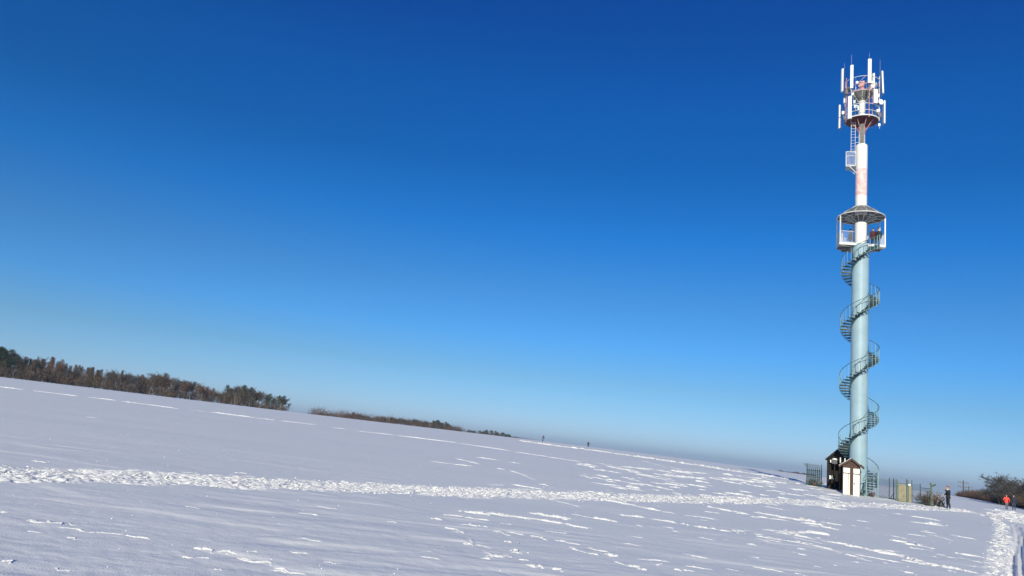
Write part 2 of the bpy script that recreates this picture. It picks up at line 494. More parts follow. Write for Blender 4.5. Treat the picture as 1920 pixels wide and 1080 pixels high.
def sheet(name, xs, ys, zs, nr_, na_, material):
    nv = nr_ * na_ + 1
    co = np.empty((nv, 3), np.float32)
    co[:-1, 0] = xs; co[:-1, 1] = ys; co[:-1, 2] = zs
    co[-1] = (0, 0, h1(0, 0))
    i = np.arange(nr_ - 1)[:, None]; j = np.arange(na_)[None, :]
    jn = (j + 1) % na_
    q = np.stack([i * na_ + j, i * na_ + jn, (i + 1) * na_ + jn, (i + 1) * na_ + j], -1).reshape(-1, 4)[:, ::-1]
    jj = np.arange(na_)
    t = np.stack([(jj + 1) % na_, jj, np.full(na_, nv - 1)], -1)
    me = bpy.data.meshes.new(name)
    me.vertices.add(nv)
    me.vertices.foreach_set('co', co.ravel())
    loops = np.concatenate([q.ravel(), t.ravel()]).astype(np.int32)
    me.loops.add(len(loops))
    me.loops.foreach_set('vertex_index', loops)
    st = np.concatenate([np.arange(len(q)) * 4, len(q) * 4 + np.arange(len(t)) * 3]).astype(np.int32)
    me.polygons.add(len(st))
    me.polygons.foreach_set('loop_start', st)
    me.polygons.foreach_set('use_smooth', np.ones(len(st), bool))
    me.update(calc_edges=True)
    me.validate()
    me.materials.append(material)
    return link(name, me)


def snow_material():
    mt = bpy.data.materials.new('snow_field')
    mt.use_nodes = True
    n, l = mt.node_tree.nodes, mt.node_tree.links
    b = n['Principled BSDF']
    b.inputs['Roughness'].default_value = 0.6
    b.inputs['Specular IOR Level'].default_value = 0.25
    g = n.new('ShaderNodeNewGeometry')
    mp = n.new('ShaderNodeMapping'); mp.inputs['Scale'].default_value = (0.9, 2.2, 1)
    l.new(g.outputs['Position'], mp.inputs[0])
    t = n.new('ShaderNodeTexNoise'); t.inputs['Scale'].default_value = 3.0; t.inputs['Detail'].default_value = 8; t.inputs['Roughness'].default_value = 0.6
    l.new(mp.outputs[0], t.inputs['Vector'])
    t2 = n.new('ShaderNodeTexNoise'); t2.inputs['Scale'].default_value = 60.0; t2.inputs['Detail'].default_value = 3
    l.new(g.outputs['Position'], t2.inputs['Vector'])
    ad = n.new('ShaderNodeMath'); ad.operation = 'MULTIPLY_ADD'; ad.inputs[1].default_value = 0.45
    l.new(t2.outputs['Fac'], ad.inputs[0]); l.new(t.outputs['Fac'], ad.inputs[2])
    bp = n.new('ShaderNodeBump'); bp.inputs['Strength'].default_value = 0.45; bp.inputs['Distance'].default_value = 0.03
    l.new(ad.outputs[0], bp.inputs['Height'])
    l.new(bp.outputs[0], b.inputs['Normal'])
    # far valley: woods and open snow
    ln = n.new('ShaderNodeVectorMath'); ln.operation = 'LENGTH'
    l.new(g.outputs['Position'], ln.inputs[0])
    mr = n.new('ShaderNodeMapRange'); mr.inputs['From Min'].default_value = 1100; mr.inputs['From Max'].default_value = 1700
    l.new(ln.outputs['Value'], mr.inputs['Value'])
    t3 = n.new('ShaderNodeTexNoise'); t3.inputs['Scale'].default_value = 0.0016; t3.inputs['Detail'].default_value = 5
    l.new(g.outputs['Position'], t3.inputs['Vector'])
    st = n.new('ShaderNodeMapRange'); st.inputs['From Min'].default_value = 0.42; st.inputs['From Max'].default_value = 0.47
    l.new(t3.outputs['Fac'], st.inputs['Value'])
    mu = n.new('ShaderNodeMath'); mu.operation = 'MULTIPLY'
    l.new(mr.outputs[0], mu.inputs[0]); l.new(st.outputs[0], mu.inputs[1])
    mx = n.new('ShaderNodeMix'); mx.data_type = 'RGBA'
    mx.inputs[6].default_value = (0.89, 0.88, 0.855, 1); mx.inputs[7].default_value = (0.05, 0.05, 0.045, 1)
    l.new(mu.outputs[0], mx.inputs[0])
    l.new(mx.outputs[2], b.inputs['Base Color'])
    return mt


SNOW = snow_material()
MATS['snow'] = SNOW
fld = sheet('snow_field', GX, GY, GZ, nr, na, SNOW)
fld['kind'] = 'structure'
fld['label'] = 'snow covered field with trampled trails and wind drifts'

# lips of pushed-up snow along ski and foot tracks: low ragged ridges, steep towards the sun
rg_v, rg_f = [], []
sunh = np.array([math.sin(SUN_AZ), math.cos(SUN_AZ)])
rr2 = np.random.RandomState(9)
_grid_r = RR


def surf(x, y):
    """height of the displaced snow sheet (nearest grid vertex)"""
    r = np.hypot(x, y); a = np.arctan2(x, y)
    i = np.clip(np.searchsorted(RR, r), 0, nr - 1)
    j = np.clip(np.round((a - az_f[0]) / (az_f[1] - az_f[0])).astype(int), 0, len(az_f) - 1)
    k = i * na + j
    return H(x, y) + (GZ[k] - GZ0[k])


def ridge(a, b, h, wob, gap=0.25, nseg=None, back=2.6):
    """a, b field points; h crest height"""
    a = np.array(a, float); b = np.array(b, float)
    L = np.linalg.norm(b - a)
    if L < 1e-3:
        return
    t = (b - a) / L
    nrm = np.array([-t[1], t[0]])
    if nrm @ sunh < 0:
        nrm = -nrm
    n = nseg or int(np.clip(L / (h * 1.6), 4, 60))
    u = np.linspace(0, 1, n + 1)
    base = a + u[:, None] * (b - a)
    meander = np.interp(u, np.linspace(0, 1, 6), rr2.randn(6)) * wob + rr2.randn(n + 1) * h * 0.25
    base = base + meander[:, None] * nrm
    kn = max(3, int(n / 5))
    hk = np.interp(u, np.linspace(0, 1, kn), np.where(rr2.rand(kn) < gap, -0.2, rr2.uniform(0.55, 1.15, kn)))
    hh = h * hk * rr2.uniform(0.55, 1.15, n + 1)
    hh = hh * np.clip(np.minimum(u, 1 - u) * 4.5 + 0.12, 0, 1) - h * np.clip(0.35 - np.minimum(u, 1 - u) * 3, 0, 0.35)
    p0 = base + nrm * (h * rr2.uniform(0.7, 1.6, n + 1))[:, None]
    p2 = base - nrm * (h * back * rr2.uniform(0.7, 1.3, n + 1))[:, None]
    pm = base - nrm * (h * 0.5)
    g = surf(base[:, 0], base[:, 1])
    o = len(rg_v)
    for i in range(n + 1):
        rg_v.append((p0[i, 0], p0[i, 1], g[i] - 0.45 * h))
        rg_v.append((base[i, 0], base[i, 1], g[i] + hh[i]))
        rg_v.append((pm[i, 0], pm[i, 1], g[i] + hh[i] * 0.85))
        rg_v.append((p2[i, 0], p2[i, 1], g[i] - 0.5 * h))
    flip = (t[0] * nrm[1] - t[1] * nrm[0]) > 0
    for i in range(n):
        for k in range(3):
            q = (o + 4 * i + k, o + 4 * i + k + 1, o + 4 * i + 5 + k, o + 4 * i + 4 + k)
            rg_f.append(q if flip else q[::-1])


GZ0 = H(GX, GY)
for x0, y0, x1, y1, t in DASH:
    fine = t < 0
    t = abs(t)
    if not fine:                         # run the lips out a little beyond the measured ends
        x0, y0, x1, y1 = x0 - .12 * (x1 - x0), y0 - .12 * (y1 - y0), x1 + .12 * (x1 - x0), y1 + .12 * (y1 - y0)
    a, b = seen(x0, y0), seen(x1, y1)
    d = 0.5 * (math.hypot(*a) + math.hypot(*b))
    h = max(0.012, 0.60 * t * d / 1560.0)
    L = math.dist(a, b)
    ridge(a, b, h, wob=h * (1.0 if fine else 2.0), gap=0.04 if fine else 0.13, nseg=int(np.clip(math.hypot(x1 - x0, y1 - y0) / 2.6, 5, 70)))
    if t >= 5:                           # broader scuffs: a few short lips beside the long one
        for k in range(3):
            u0 = rr2.uniform(0, .8); u1 = u0 + rr2.uniform(.12, .35)
            off = rr2.uniform(-1, 1, 2) * h * 4
            pa = np.array(a) + (np.array(b) - a) * u0 + off
            pb = np.array(a) + (np.array(b) - a) * u1 + off
            ridge(pa, pb, h * rr2.uniform(.5, .9), wob=h, gap=.2)


def churn(path, half, n, hpx, lpx, spread=0.35, lateral=0.0):
    """trodden snow: many short overlapping lips; sizes follow what a boot or ski leaves, coarser far off"""
    seg = np.array([math.dist(p, q) for p, q in zip(path[:-1], path[1:])])
    dist = np.array([math.hypot(*p) for p in path[:-1]])
    wgt = seg / (3 + dist)
    cnt = (n * wgt / wgt.sum()).astype(int)
    for (p, q), k in zip(zip(path[:-1], path[1:]), cnt):
        p = np.array(p); q = np.array(q)
        t = (q - p) / np.linalg.norm(q - p)
        nr_ = np.array([-t[1], t[0]])
        for _ in range(k):
            c = p + (q - p) * rr2.rand() + nr_ * half * (rr2.uniform(-1, 1) if rr2.rand() < .8 else rr2.uniform(-1.35, 1.35))
            d = math.hypot(*c)
            dirv = t if lateral == 0 else (t * (1 - lateral) + np.array([c[1], -c[0]]) / d * lateral)
            an = math.atan2(dirv[1], dirv[0]) + rr2.randn() * spread
            L = max(0.10, lpx * rr2.uniform(.4, 1.3) * d / 1500)
            h = max(0.010, hpx * rr2.uniform(.45, 1.2) * d / 1500)
            v = np.array([math.cos(an), math.sin(an)]) * L / 2
            ridge(c - v, c + v, h, wob=h * .5, gap=.12, nseg=5, back=1.8)


churn(g_main, 0.82, 5600, 2.0, 25, .2)
churn(g_crest, 1.9, 620, 2.2, 22, .2)
churn(g_side, 0.20, 520, 1.6, 12, .45, .8)
churn(g_walk, 1.3, 260, 1.5, 12, .4, .7)
me = bpy.data.meshes.new('snow_lips')
me.from_pydata(rg_v, [], rg_f)
me.materials.append(SNOW)
me.polygons.foreach_set('use_smooth', [True] * len(me.polygons))
o = link('snow_lips', me)
o['kind'] = 'stuff'; o['label'] = 'ragged white lips of snow pushed up along the tracks'; o['category'] = 'snow'

# kicked-up clods lying on the trampled trails
clod = MB()
rc = random.Random(11)
_ph = (1 + 5 ** 0.5) / 2
ICO_V = [Vector(v).normalized() for v in [(-1, _ph, 0), (1, _ph, 0), (-1, -_ph, 0), (1, -_ph, 0), (0, -1, _ph), (0, 1, _ph), (0, -1, -_ph), (0, 1, -_ph), (_ph, 0, -1), (_ph, 0, 1), (-_ph, 0, -1), (-_ph, 0, 1)]]
ICO_F = [(0, 11, 5), (0, 5, 1), (0, 1, 7), (0, 7, 10), (0, 10, 11), (1, 5, 9), (5, 11, 4), (11, 10, 2), (10, 7, 6), (7, 1, 8), (3, 9, 4), (3, 4, 2), (3, 2, 6), (3, 6, 8), (3, 8, 9), (4, 9, 5), (2, 4, 11), (6, 2, 10), (8, 6, 7), (9, 8, 1)]


def clods(path, half, n, smin, smax):
    seg = [math.dist(a, b) for a, b in zip(path[:-1], path[1:])]
    tot = sum(1 / (4 + math.hypot(*a)) * s for a, s in zip(path, seg))
    for (a, b), s in zip(zip(path[:-1], path[1:]), seg):
        k = int(n * s / (4 + math.hypot(*a)) / tot)
        nx, ny = -(b[1] - a[1]) / s, (b[0] - a[0]) / s
        for _ in range(k):
            t = rc.random(); o = rc.gauss(0, 0.55) * half
            x, y = a[0] + (b[0] - a[0]) * t + nx * o, a[1] + (b[1] - a[1]) * t + ny * o
            sz = rc.uniform(smin, smax) * rc.uniform(0.4, 1) * (1 + 0.006 * math.hypot(x, y))
            c = Vector((x, y, h1(x, y) + sz * 0.15))
            clod.add([c + Vector((v.x * rc.uniform(0.7, 1.5), v.y * rc.uniform(0.6, 1.1), v.z * rc.uniform(0.4, 0.9))) * sz for v in ICO_V], ICO_F)


clods(g_main, 0.95, 1500, 0.006, 0.024)
clods(g_side, 0.34, 250, 0.008, 0.03)
clods(g_crest, 1.3, 300, 0.03, 0.06)
for i in range(260):                      # tiny crumbs added to imitate sparkles on the crust nearby
    a_ = rc.uniform(R(-38), R(38)); d_ = 6 + 22 * rc.random() ** 1.5
    x, y = d_ * math.sin(a_), d_ * math.cos(a_)
    sz = rc.uniform(0.003, 0.008) * (0.6 + d_ / 25)
    c = Vector((x, y, float(surf(np.array([x]), np.array([y]))[0]) + sz * 0.3))
    clod.add([c + Vector((v.x * rc.uniform(0.7, 1.4), v.y * rc.uniform(0.7, 1.2), v.z)) * sz for v in ICO_V], ICO_F)
o = clod.build('snow_clods_and_sparkles', 'snow_cap')
o['kind'] = 'stuff'; o['label'] = 'loose clods of kicked-up snow along the trampled trails and crumbs added as sparkles'; o['category'] = 'snow'

# ------------------------------------------------------------------ observation tower
TX, TY = 29.6, 61.3
TZ = h1(TX, TY)
T_RZ = -math.atan2(TX, TY)               # local -Y looks back at the view point
tower = thing('observation_tower', 'tall pale blue lookout tower with spiral staircase and crown of white antennas', 'tower', (TX, TY, TZ), T_RZ)

MB().lathe([(0.67, -0.4), (0.67, 2.98), (0.676, 2.98), (0.676, 3.02), (0.67, 3.02), (0.67, 8.0), (0.682, 8.0), (0.682, 8.05), (0.67, 8.05), (0.67, 14.98), (0.676, 14.98), (0.676, 15.02), (0.67, 15.02), (0.67, 20.86), (0.64, 20.95), (0.48, 20.95)], 48).build('lower_shaft', 'blue_paint', tower, True)
MB().lathe([(0.475, 20.9), (0.475, 22.75), (0.50, 22.75), (0.50, 22.9), (0.475, 22.9), (0.475, 25.4)], 40).build('middle_shaft', 'white_paint', tower, True)
MB().lathe([(0.475, 25.4), (0.475, 26.3), (0.485, 26.3), (0.485, 26.36), (0.475, 26.36), (0.475, 27.86)], 40).build('faded_red_band', 'faded_red', tower, True)
MB().lathe([(0.475, 27.86), (0.485, 27.9), (0.485, 30.1), (0.44, 30.2), (0.28, 30.2)], 40).build('upper_shaft', 'white_paint', tower, True)
MB().lathe([(0.275, 30.15), (0.275, 31.2)], 28).build('mast', 'white_metal', tower, True)
MB().lathe([(0.285, 31.15), (0.285, 32.05)], 28).build('mast_collar', 'pale_red', tower, True)
cbl = MB()
for k in range(9):                        # cable bundle on the mast
    a_ = R(-112 + k * 7)
    cbl.path([(0.30 * math.cos(a_), 0.30 * math.sin(a_), 30.15), (0.31 * math.cos(a_), 0.31 * math.sin(a_), 31.6), (0.33 * math.cos(a_), 0.33 * math.sin(a_), 32.35)], 0.022, 5)
cbl.build('cable_bundle', 'grey_sheet', tower)

# --- spiral staircase: rises to the right across the front, five turns less a bit
PITCH_T = 4.95
Z_END = 20.92
PHI0 = -4.77 / PITCH_T * 2 * math.pi


def zphi(phi):
    return 4.77 + PITCH_T * phi / (2 * math.pi)


PHI1 = (Z_END - 4.77) / PITCH_T * 2 * math.pi


def sp(phi, r, dz=0.0):
    return (r * math.sin(phi), -r * math.cos(phi), zphi(phi) + dz)


n_step = 105
dphi = (PHI1 - PHI0) / n_step
st_mb = MB()
for rad, hh, tt in ((1.47, 0.16, 0.03), (0.73, 0.14, 0.03)):
    k = n_step * 2
    vs_, fs_ = [], []
    for i in range(k + 1):
        ph = PHI0 + (PHI1 - PHI0) * i / k
        for dr, dz in ((-tt / 2, -hh), (tt / 2, -hh), (tt / 2, 0.02), (-tt / 2, 0.02)):
            vs_.append(sp(ph, rad + dr, dz))
    for i in range(k):
        for q in range(4):
            fs_.append((i * 4 + q, i * 4 + (q + 1) % 4, (i + 1) * 4 + (q + 1) % 4, (i + 1) * 4 + q))
    fs_ += [(3, 2, 1, 0), (k * 4, k * 4 + 1, k * 4 + 2, k * 4 + 3)]
    if rad < 1:
        st_mb.add(vs_, fs_)
stair = st_mb.build('spiral_staircase', 'dark_rail', tower)
tread_me = None
tm = MB()
ha = dphi * 0.46
pts = []
for r_, a_ in ((0.71, -ha), (1.49, -ha), (1.49, ha), (0.71, ha)):
    pts.append((r_ * math.sin(a_), -r_ * math.cos(a_)))
# folded plate: flat tread with a downturned nosing and back edge
for z0, z1, q in ((-0.035, 0.0, pts),):
    tm.prism(q, z0, z1)
a0, a1 = Vector(pts[0]), Vector(pts[1])
dn = (Vector(pts[3]) - a0).normalized() * 0.02
tm.prism([tuple(a0), tuple(a1), tuple(a1 + dn), tuple(a0 + dn)], -0.09, -0.037)
b0, b1 = Vector(pts[3]), Vector(pts[2])
tm.prism([tuple(b0 - dn), tuple(b1 - dn), tuple(b1), tuple(b0)], -0.075, -0.037)
# bracket arm below
am, bm_ = (0.70, 0), (1.49, 0)
tm.prism([(0.015, -0.68), (-0.015, -0.68), (-0.015, -1.48), (0.015, -1.48)], -0.13, -0.091)
tread_me = tm.mesh('tread', 'stair_paint')
bal_me = MB().tube((0, 0, -0.10), (0, 0, 1.0), 0.018, n=5).mesh('baluster', 'rail_paint')
post_me = MB().tube((0, 0, -0.18), (0, 0, 1.04), 0.030, n=6).mesh('stair_post', 'rail_paint')
for i in range(n_step):
    ph = PHI0 + dphi * (i + 0.5)
    o = link('tread', tread_me, stair)
    o.location = (0, 0, zphi(PHI0 + dphi * (i + 1)))
    o.rotation_euler = (0, 0, ph)
    big = i % 5 == 2
    o = link('stair_post' if big else 'baluster', post_me if big else bal_me, stair)
    o.location = sp(ph, 1.50, dphi * 0.5 / (2 * math.pi) * PITCH_T)
rail = MB()
N = 520
rail.path([sp(PHI0 + (PHI1 - PHI0) * i / N, 1.50, 1.10) for i in range(N + 1)], 0.026, 6)
rail.build('handrail', 'dark_rail', stair, True)
rl2 = MB()
rl2.path([sp(PHI0 + (PHI1 - PHI0) * i / N, 1.50, 0.02) for i in range(N + 1)], 0.016, 5)
rl2.build('lower_rail', 'rail_paint', stair, True)
rl3 = MB()
rl3.path([sp(PHI0 + 0.3 + (PHI1 - PHI0 - 0.3) * i / N, 0.70, 1.0) for i in range(N + 1)], 0.020, 5)
rl3.build('inner_handrail', 'dark_rail', stair, True)
# foot of the staircase: gate posts and braces on the right
for x_, y_, zt in ((0.60, -1.48, 1.25), (1.42, -0.95, 2.2)):
    MB().tube((x_, y_, -0.5), (x_, y_, zt), 0.045, n=8).build('stair_post', 'rail_paint', stair)
br = MB()
br.tube((0.25, -1.62, -0.05), (0.60, -1.48, 1.25), 0.03).tube((0.05, -1.60, -0.05), (0.58, -1.45, 0.85), 0.025).tube((0.60, -1.48, 1.22), (1.42, -0.95, 1.22), 0.025)
br.build('stair_brace', 'dark_rail', stair)

# --- lookout platform
PZ = 20.92
PA = [4, 38, 72, 108, 142, 172, 212]      # posts, degrees from local +X towards the back
PR = 1.93
poly = [(PR * math.cos(R(a)), PR * math.sin(R(a))) for a in PA]
inner = [(-0.50, -0.42), (-0.30, -0.30), (0.3, -0.3), (0.50, -0.05)]
floor = MB()
floor.prism(poly, PZ - 0.10, PZ)
plat = floor.build('platform_floor', 'galvanised', tower)
fa = MB()
for a, b in zip(poly, poly[1:] + poly[:1]):
    A_, B_ = Vector(a), Vector(b)
    d = (B_ - A_).normalized(); nn = Vector((d.y, -d.x)) * 0.03
    fa.prism([tuple(A_), tuple(B_), tuple(B_ + nn), tuple(A_ + nn)], PZ - 0.16, PZ + 0.06)
fa.build('edge_beam', 'white_metal', plat)
ub = MB()
for a in PA:
    c_, s_ = math.cos(R(a)), math.sin(R(a))
    ub.box((1.25 * c_, 1.25 * s_, PZ - 0.19), (1.3, 0.09, 0.17), R(a))
ub.build('floor_beam', 'grey_sheet', plat)
for a in PA:
    c_, s_ = PR * 0.985 * math.cos(R(a)), PR * 0.985 * math.sin(R(a))
    MB().box((c_, s_, (PZ + 23.42) / 2), (0.085, 0.085, 23.42 - PZ), R(a)).build('canopy_post', 'white_metal', tower)
for k, (a, b) in enumerate(zip(PA[:-1], PA[1:])):
    A_ = Vector((1.88 * math.cos(R(a)), 1.88 * math.sin(R(a)))); B_ = Vector((1.88 * math.cos(R(b)), 1.88 * math.sin(R(b))))
    p = MB()
    for z_ in (PZ + 1.08, PZ + 0.12):
        p.tube((A_.x, A_.y, z_), (B_.x, B_.y, z_), 0.024)
    n_ = int((B_ - A_).length / 0.085)
    for i in range(1, n_):
        q = A_.lerp(B_, i / n_)
        p.tube((q.x, q.y, PZ + 0.12), (q.x, q.y, PZ + 1.08), 0.011, n=4)
    p.build('railing_panel', 'white_metal', plat)
# front railing left of the shaft
A_ = Vector((PR * math.cos(R(212)), PR * math.sin(R(212)))); B_ = Vector((-0.52, -0.60))
p = MB()
for z_ in (PZ + 1.08, PZ + 0.12):
    p.tube((A_.x, A_.y, z_), (B_.x, B_.y, z_), 0.024)
for i in range(1, 12):
    q = A_.lerp(B_, i / 12)
    p.tube((q.x, q.y, PZ + 0.12), (q.x, q.y, PZ + 1.08), 0.008, n=4)
p.build('railing_panel', 'white_metal', plat)

# canopy
CZ = 23.42
can = MB()
can.lathe([(0.50, 24.42), (1.12, 24.06), (1.90, CZ + 0.06), (1.90, CZ + 0.03), (1.12, 24.03), (0.50, 24.39)], 24)
canopy = can.build('canopy_roof', 'grey_sheet', tower)
MB().ring(1.91, CZ, 0.045, 48, 6).build('canopy_rim', 'white_metal', canopy)
for k in range(12):
    a = R(15 + 30 * k)
    c_, s_ = math.cos(a), math.sin(a)
    MB().tube((0.5 * c_, 0.5 * s_, 24.46), (1.9 * c_, 1.9 * s_, CZ + 0.07), 0.028, n=5).tube((0.5 * c_, 0.5 * s_, 23.35), (1.9 * c_, 1.9 * s_, CZ - 0.02), 0.024, n=5).tube((0.5 * c_, 0.5 * s_, 22.95), (1.15 * c_, 1.15 * s_, 23.4), 0.02, n=5).build('canopy_rib', 'white_metal', canopy)
MB().ring(1.2, 23.40, 0.025, 40, 5).build('inner_ring', 'white_metal', canopy)
MB().lathe([(0.52, 23.5), (0.56, 23.3), (0.52, 22.95), (0.485, 22.95)], 24).build('canopy_shadow_sleeve', 'grey_sheet', canopy, True)  # grey sleeve stands for the canopy's shadow and brackets on the shaft

# --- service basket and ladder
bk = MB()
bx0, bx1, by0, by1, bz0, bz1 = -1.24, -0.47, -0.55, 0.45, 28.1, 29.45
bk.box(((bx0 + bx1) / 2, (by0 + by1) / 2, bz0), (bx1 - bx0, by1 - by0, 0.07))
basket = bk.build('service_basket', 'galvanised', tower)
p = MB()
for z_ in (bz0 + 0.12, bz1):
    p.tube((bx1, by0, z_), (bx0, by0, z_), 0.03).tube((bx0, by0, z_), (bx0, by1, z_), 0.03).tube((bx0, by1, z_), (bx1, by1, z_), 0.03)
for x_, y_ in ((bx0, by0), (bx0, by1), (bx1, by0), (bx1, by1)):
    p.tube((x_, y_, bz0), (x_, y_, bz1), 0.035)
p.build('basket_frame', 'white_metal', basket)
for i in range(1, 8):
    x_ = bx0 + (bx1 - bx0) * i / 8
    MB().tube((x_, by0, bz0 + 0.1), (x_, by0, bz1), 0.014, n=4).build('bar', 'galvanised', basket)
for i in range(1, 9):
    y_ = by0 + (by1 - by0) * i / 9
    MB().tube((bx0, y_, bz0 + 0.1), (bx0, y_, bz1), 0.014, n=4).build('bar', 'galvanised', basket)
MB().tube((bx0 + 0.25, by0, bz0), (-0.40, -0.25, 27.5), 0.035).tube((bx0 + 0.25, by1, bz0), (-0.40, 0.25, 27.5), 0.035).build('basket_brace', 'white_metal', basket)
ld = MB()
for x_ in (-0.52, -0.86):
    ld.tube((x_, -0.25, 29.3), (x_, -0.25, 32.6), 0.022, n=5)
for i in range(11):
    z_ = 29.5 + i * 0.28
    ld.tube((-0.52, -0.25, z_), (-0.86, -0.25, z_), 0.013, n=4)
ld.tube((-0.52, -0.25, 30.9), (-0.2, -0.2, 30.9), 0.02).tube((-0.52, -0.25, 30.4), (-0.2, -0.2, 30.4), 0.02)
ld.build('ladder', 'white_metal', tower)

# --- antenna head
MB().lathe([(0.29, 31.95), (0.34, 32.15), (0.55, 32.36), (1.36, 32.44), (1.36, 32.455), (0.2, 32.455)], 40).build('lower_deck_underside', 'maroon', tower)
MB().lathe([(0.2, 32.46), (1.385, 32.46), (1.385, 32.56), (0.2, 32.56)], 40).build('lower_deck', 'white_metal', tower)
for k in range(8):
    a = R(22.5 + 45 * k)
    MB().tube((0.29 * math.cos(a), 0.29 * math.sin(a), 31.55), (0.95 * math.cos(a), 0.95 * math.sin(a), 32.40), 0.028, n=5).build('deck_strut', 'pale_red', tower)
MB().lathe([(0.40, 32.56), (0.40, 32.72), (0.27, 32.80), (0.27, 34.2), (0.36, 34.3), (0.36, 34.36)], 28).build('upper_mast', 'white_paint', tower, True)
MB().lathe([(0.34, 34.36), (0.45, 34.55), (0.86, 35.10), (0.2, 35.10)], 28).build('cone_bracket', 'grey_sheet', tower)
MB().lathe([(0.1, 35.11), (0.92, 35.11), (0.92, 35.20), (0.1, 35.20)], 36).build('upper_deck', 'white_metal', tower)
for k in range(6):
    a = R(30 + 60 * k)
    MB().tube((0.36 * math.cos(a), 0.36 * math.sin(a), 34.35), (0.88 * math.cos(a), 0.88 * math.sin(a), 35.08), 0.024, n=5).build('deck_strut', 'white_metal', tower)
MB().lathe([(0.28, 35.2), (0.22, 35.3), (0.20, 36.15), (0.27, 36.2), (0.27, 36.32), (0.0, 36.35)], 20).box((-0.18, -0.1, 35.95), (0.28, 0.16, 0.22)).box((0.16, -0.12, 36.25), (0.16, 0.2, 0.2)).build('mast_top', 'pale_red', tower)
for z_, r_ in ((33.0, 1.36), (33.62, 1.36), (34.9, 1.42), (35.5, 1.42), (36.22, 1.42)):
    MB().ring(r_, z_, 0.026, 44, 5).build('guard_ring', 'white_metal' if z_ < 34 else ('pale_red' if z_ < 36 else 'white_metal'), tower)
PO = [(-1.30, -0.55), (-0.86, -1.10), (0.56, -1.28), (1.38, -0.25), (0.85, 1.12), (-0.55, 1.28), (-1.40, 0.15), (1.15, 0.8)]
for k, (x_, y_) in enumerate(PO):
    MB().tube((x_, y_, 32.3), (x_, y_, 36.6), 0.034, n=6).build('frame_post', 'white_metal' if k % 2 else 'pale_red', tower)
    q = Vector((x_, y_)).normalized()
    MB().tube((q.x * 0.9, q.y * 0.9, 35.12), (x_, y_, 35.12), 0.025, n=5).build('frame_arm', 'galvanised', tower)
rods = [(-1.50, -0.20, 36.0, 38.3), (-0.90, -1.12, 37.2, 38.55), (0.55, -1.30, 37.6, 38.45), (1.43, -0.25, 36.4, 38.25), (-0.55, 1.28, 36.4, 37.5), (0.35, 0.9, 35.3, 36.9)]
for x_, y_, z0, z1 in rods:
    MB().tube((x_, y_, z0), (x_, y_, z1), 0.016, 0.010, n=5).build('lightning_rod', 'galvanised', tower)


def antenna(x, y, z0, z1, w=0.20, d=0.13, tilt=0.0, yaw=0.0):
    h = z1 - z0
    w *= 1.2
    b_ = MB()
    n_ = 12
    prof = []
    for i in range(n_):
        t = 2 * math.pi * i / n_
        ex = 0.55
        prof.append((w / 2 * math.copysign(abs(math.cos(t)) ** ex, math.cos(t)), d / 2 * math.copysign(abs(math.sin(t)) ** ex, math.sin(t))))
    b_.prism(prof, -h / 2, h / 2)
    o_ = b_.build('panel_antenna', 'antenna', tower)
    o_.location = (x, y, (z0 + z1) / 2)
    o_.rotation_euler = (tilt, 0, yaw)
    k_ = MB().box((0, 0.11, h * 0.32), (0.09, 0.14, 0.07)).box((0, 0.11, -h * 0.32), (0.09, 0.14, 0.07)).tube((0, 0.19, -h * 0.55), (0, 0.19, h * 0.5), 0.03)
    k_.tube((0.02, 0.02, -h / 2), (0.04, 0.16, -h / 2 - 0.25), 0.02)
    k_.build('mounting_bracket', 'dark_steel', o_)
    return o_


antenna(-1.66, -0.55, 35.30, 37.55, 0.24, yaw=R(-60))
antenna(-0.86, -1.25, 35.20, 37.45, 0.22, yaw=R(-10))
antenna(0.58, -1.45, 35.45, 37.75, 0.25, yaw=R(5))
antenna(1.66, -0.30, 34.90, 37.05, 0.20, yaw=R(75), tilt=R(-2))
antenna(0.92, 1.10, 36.0, 37.65, 0.22, yaw=R(140))
antenna(-1.86, -0.1, 33.0, 34.20, 0.22, yaw=R(-70))
antenna(-1.86, -0.1, 31.95, 32.90, 0.24, yaw=R(-70))
antenna(-1.00, -1.20, 32.30, 34.45, 0.26, yaw=R(-20))
antenna(1.08, -1.05, 33.65, 34.95, 0.30, yaw=R(25))
antenna(1.82, 0.0, 32.15, 34.30, 0.20, yaw=R(80))
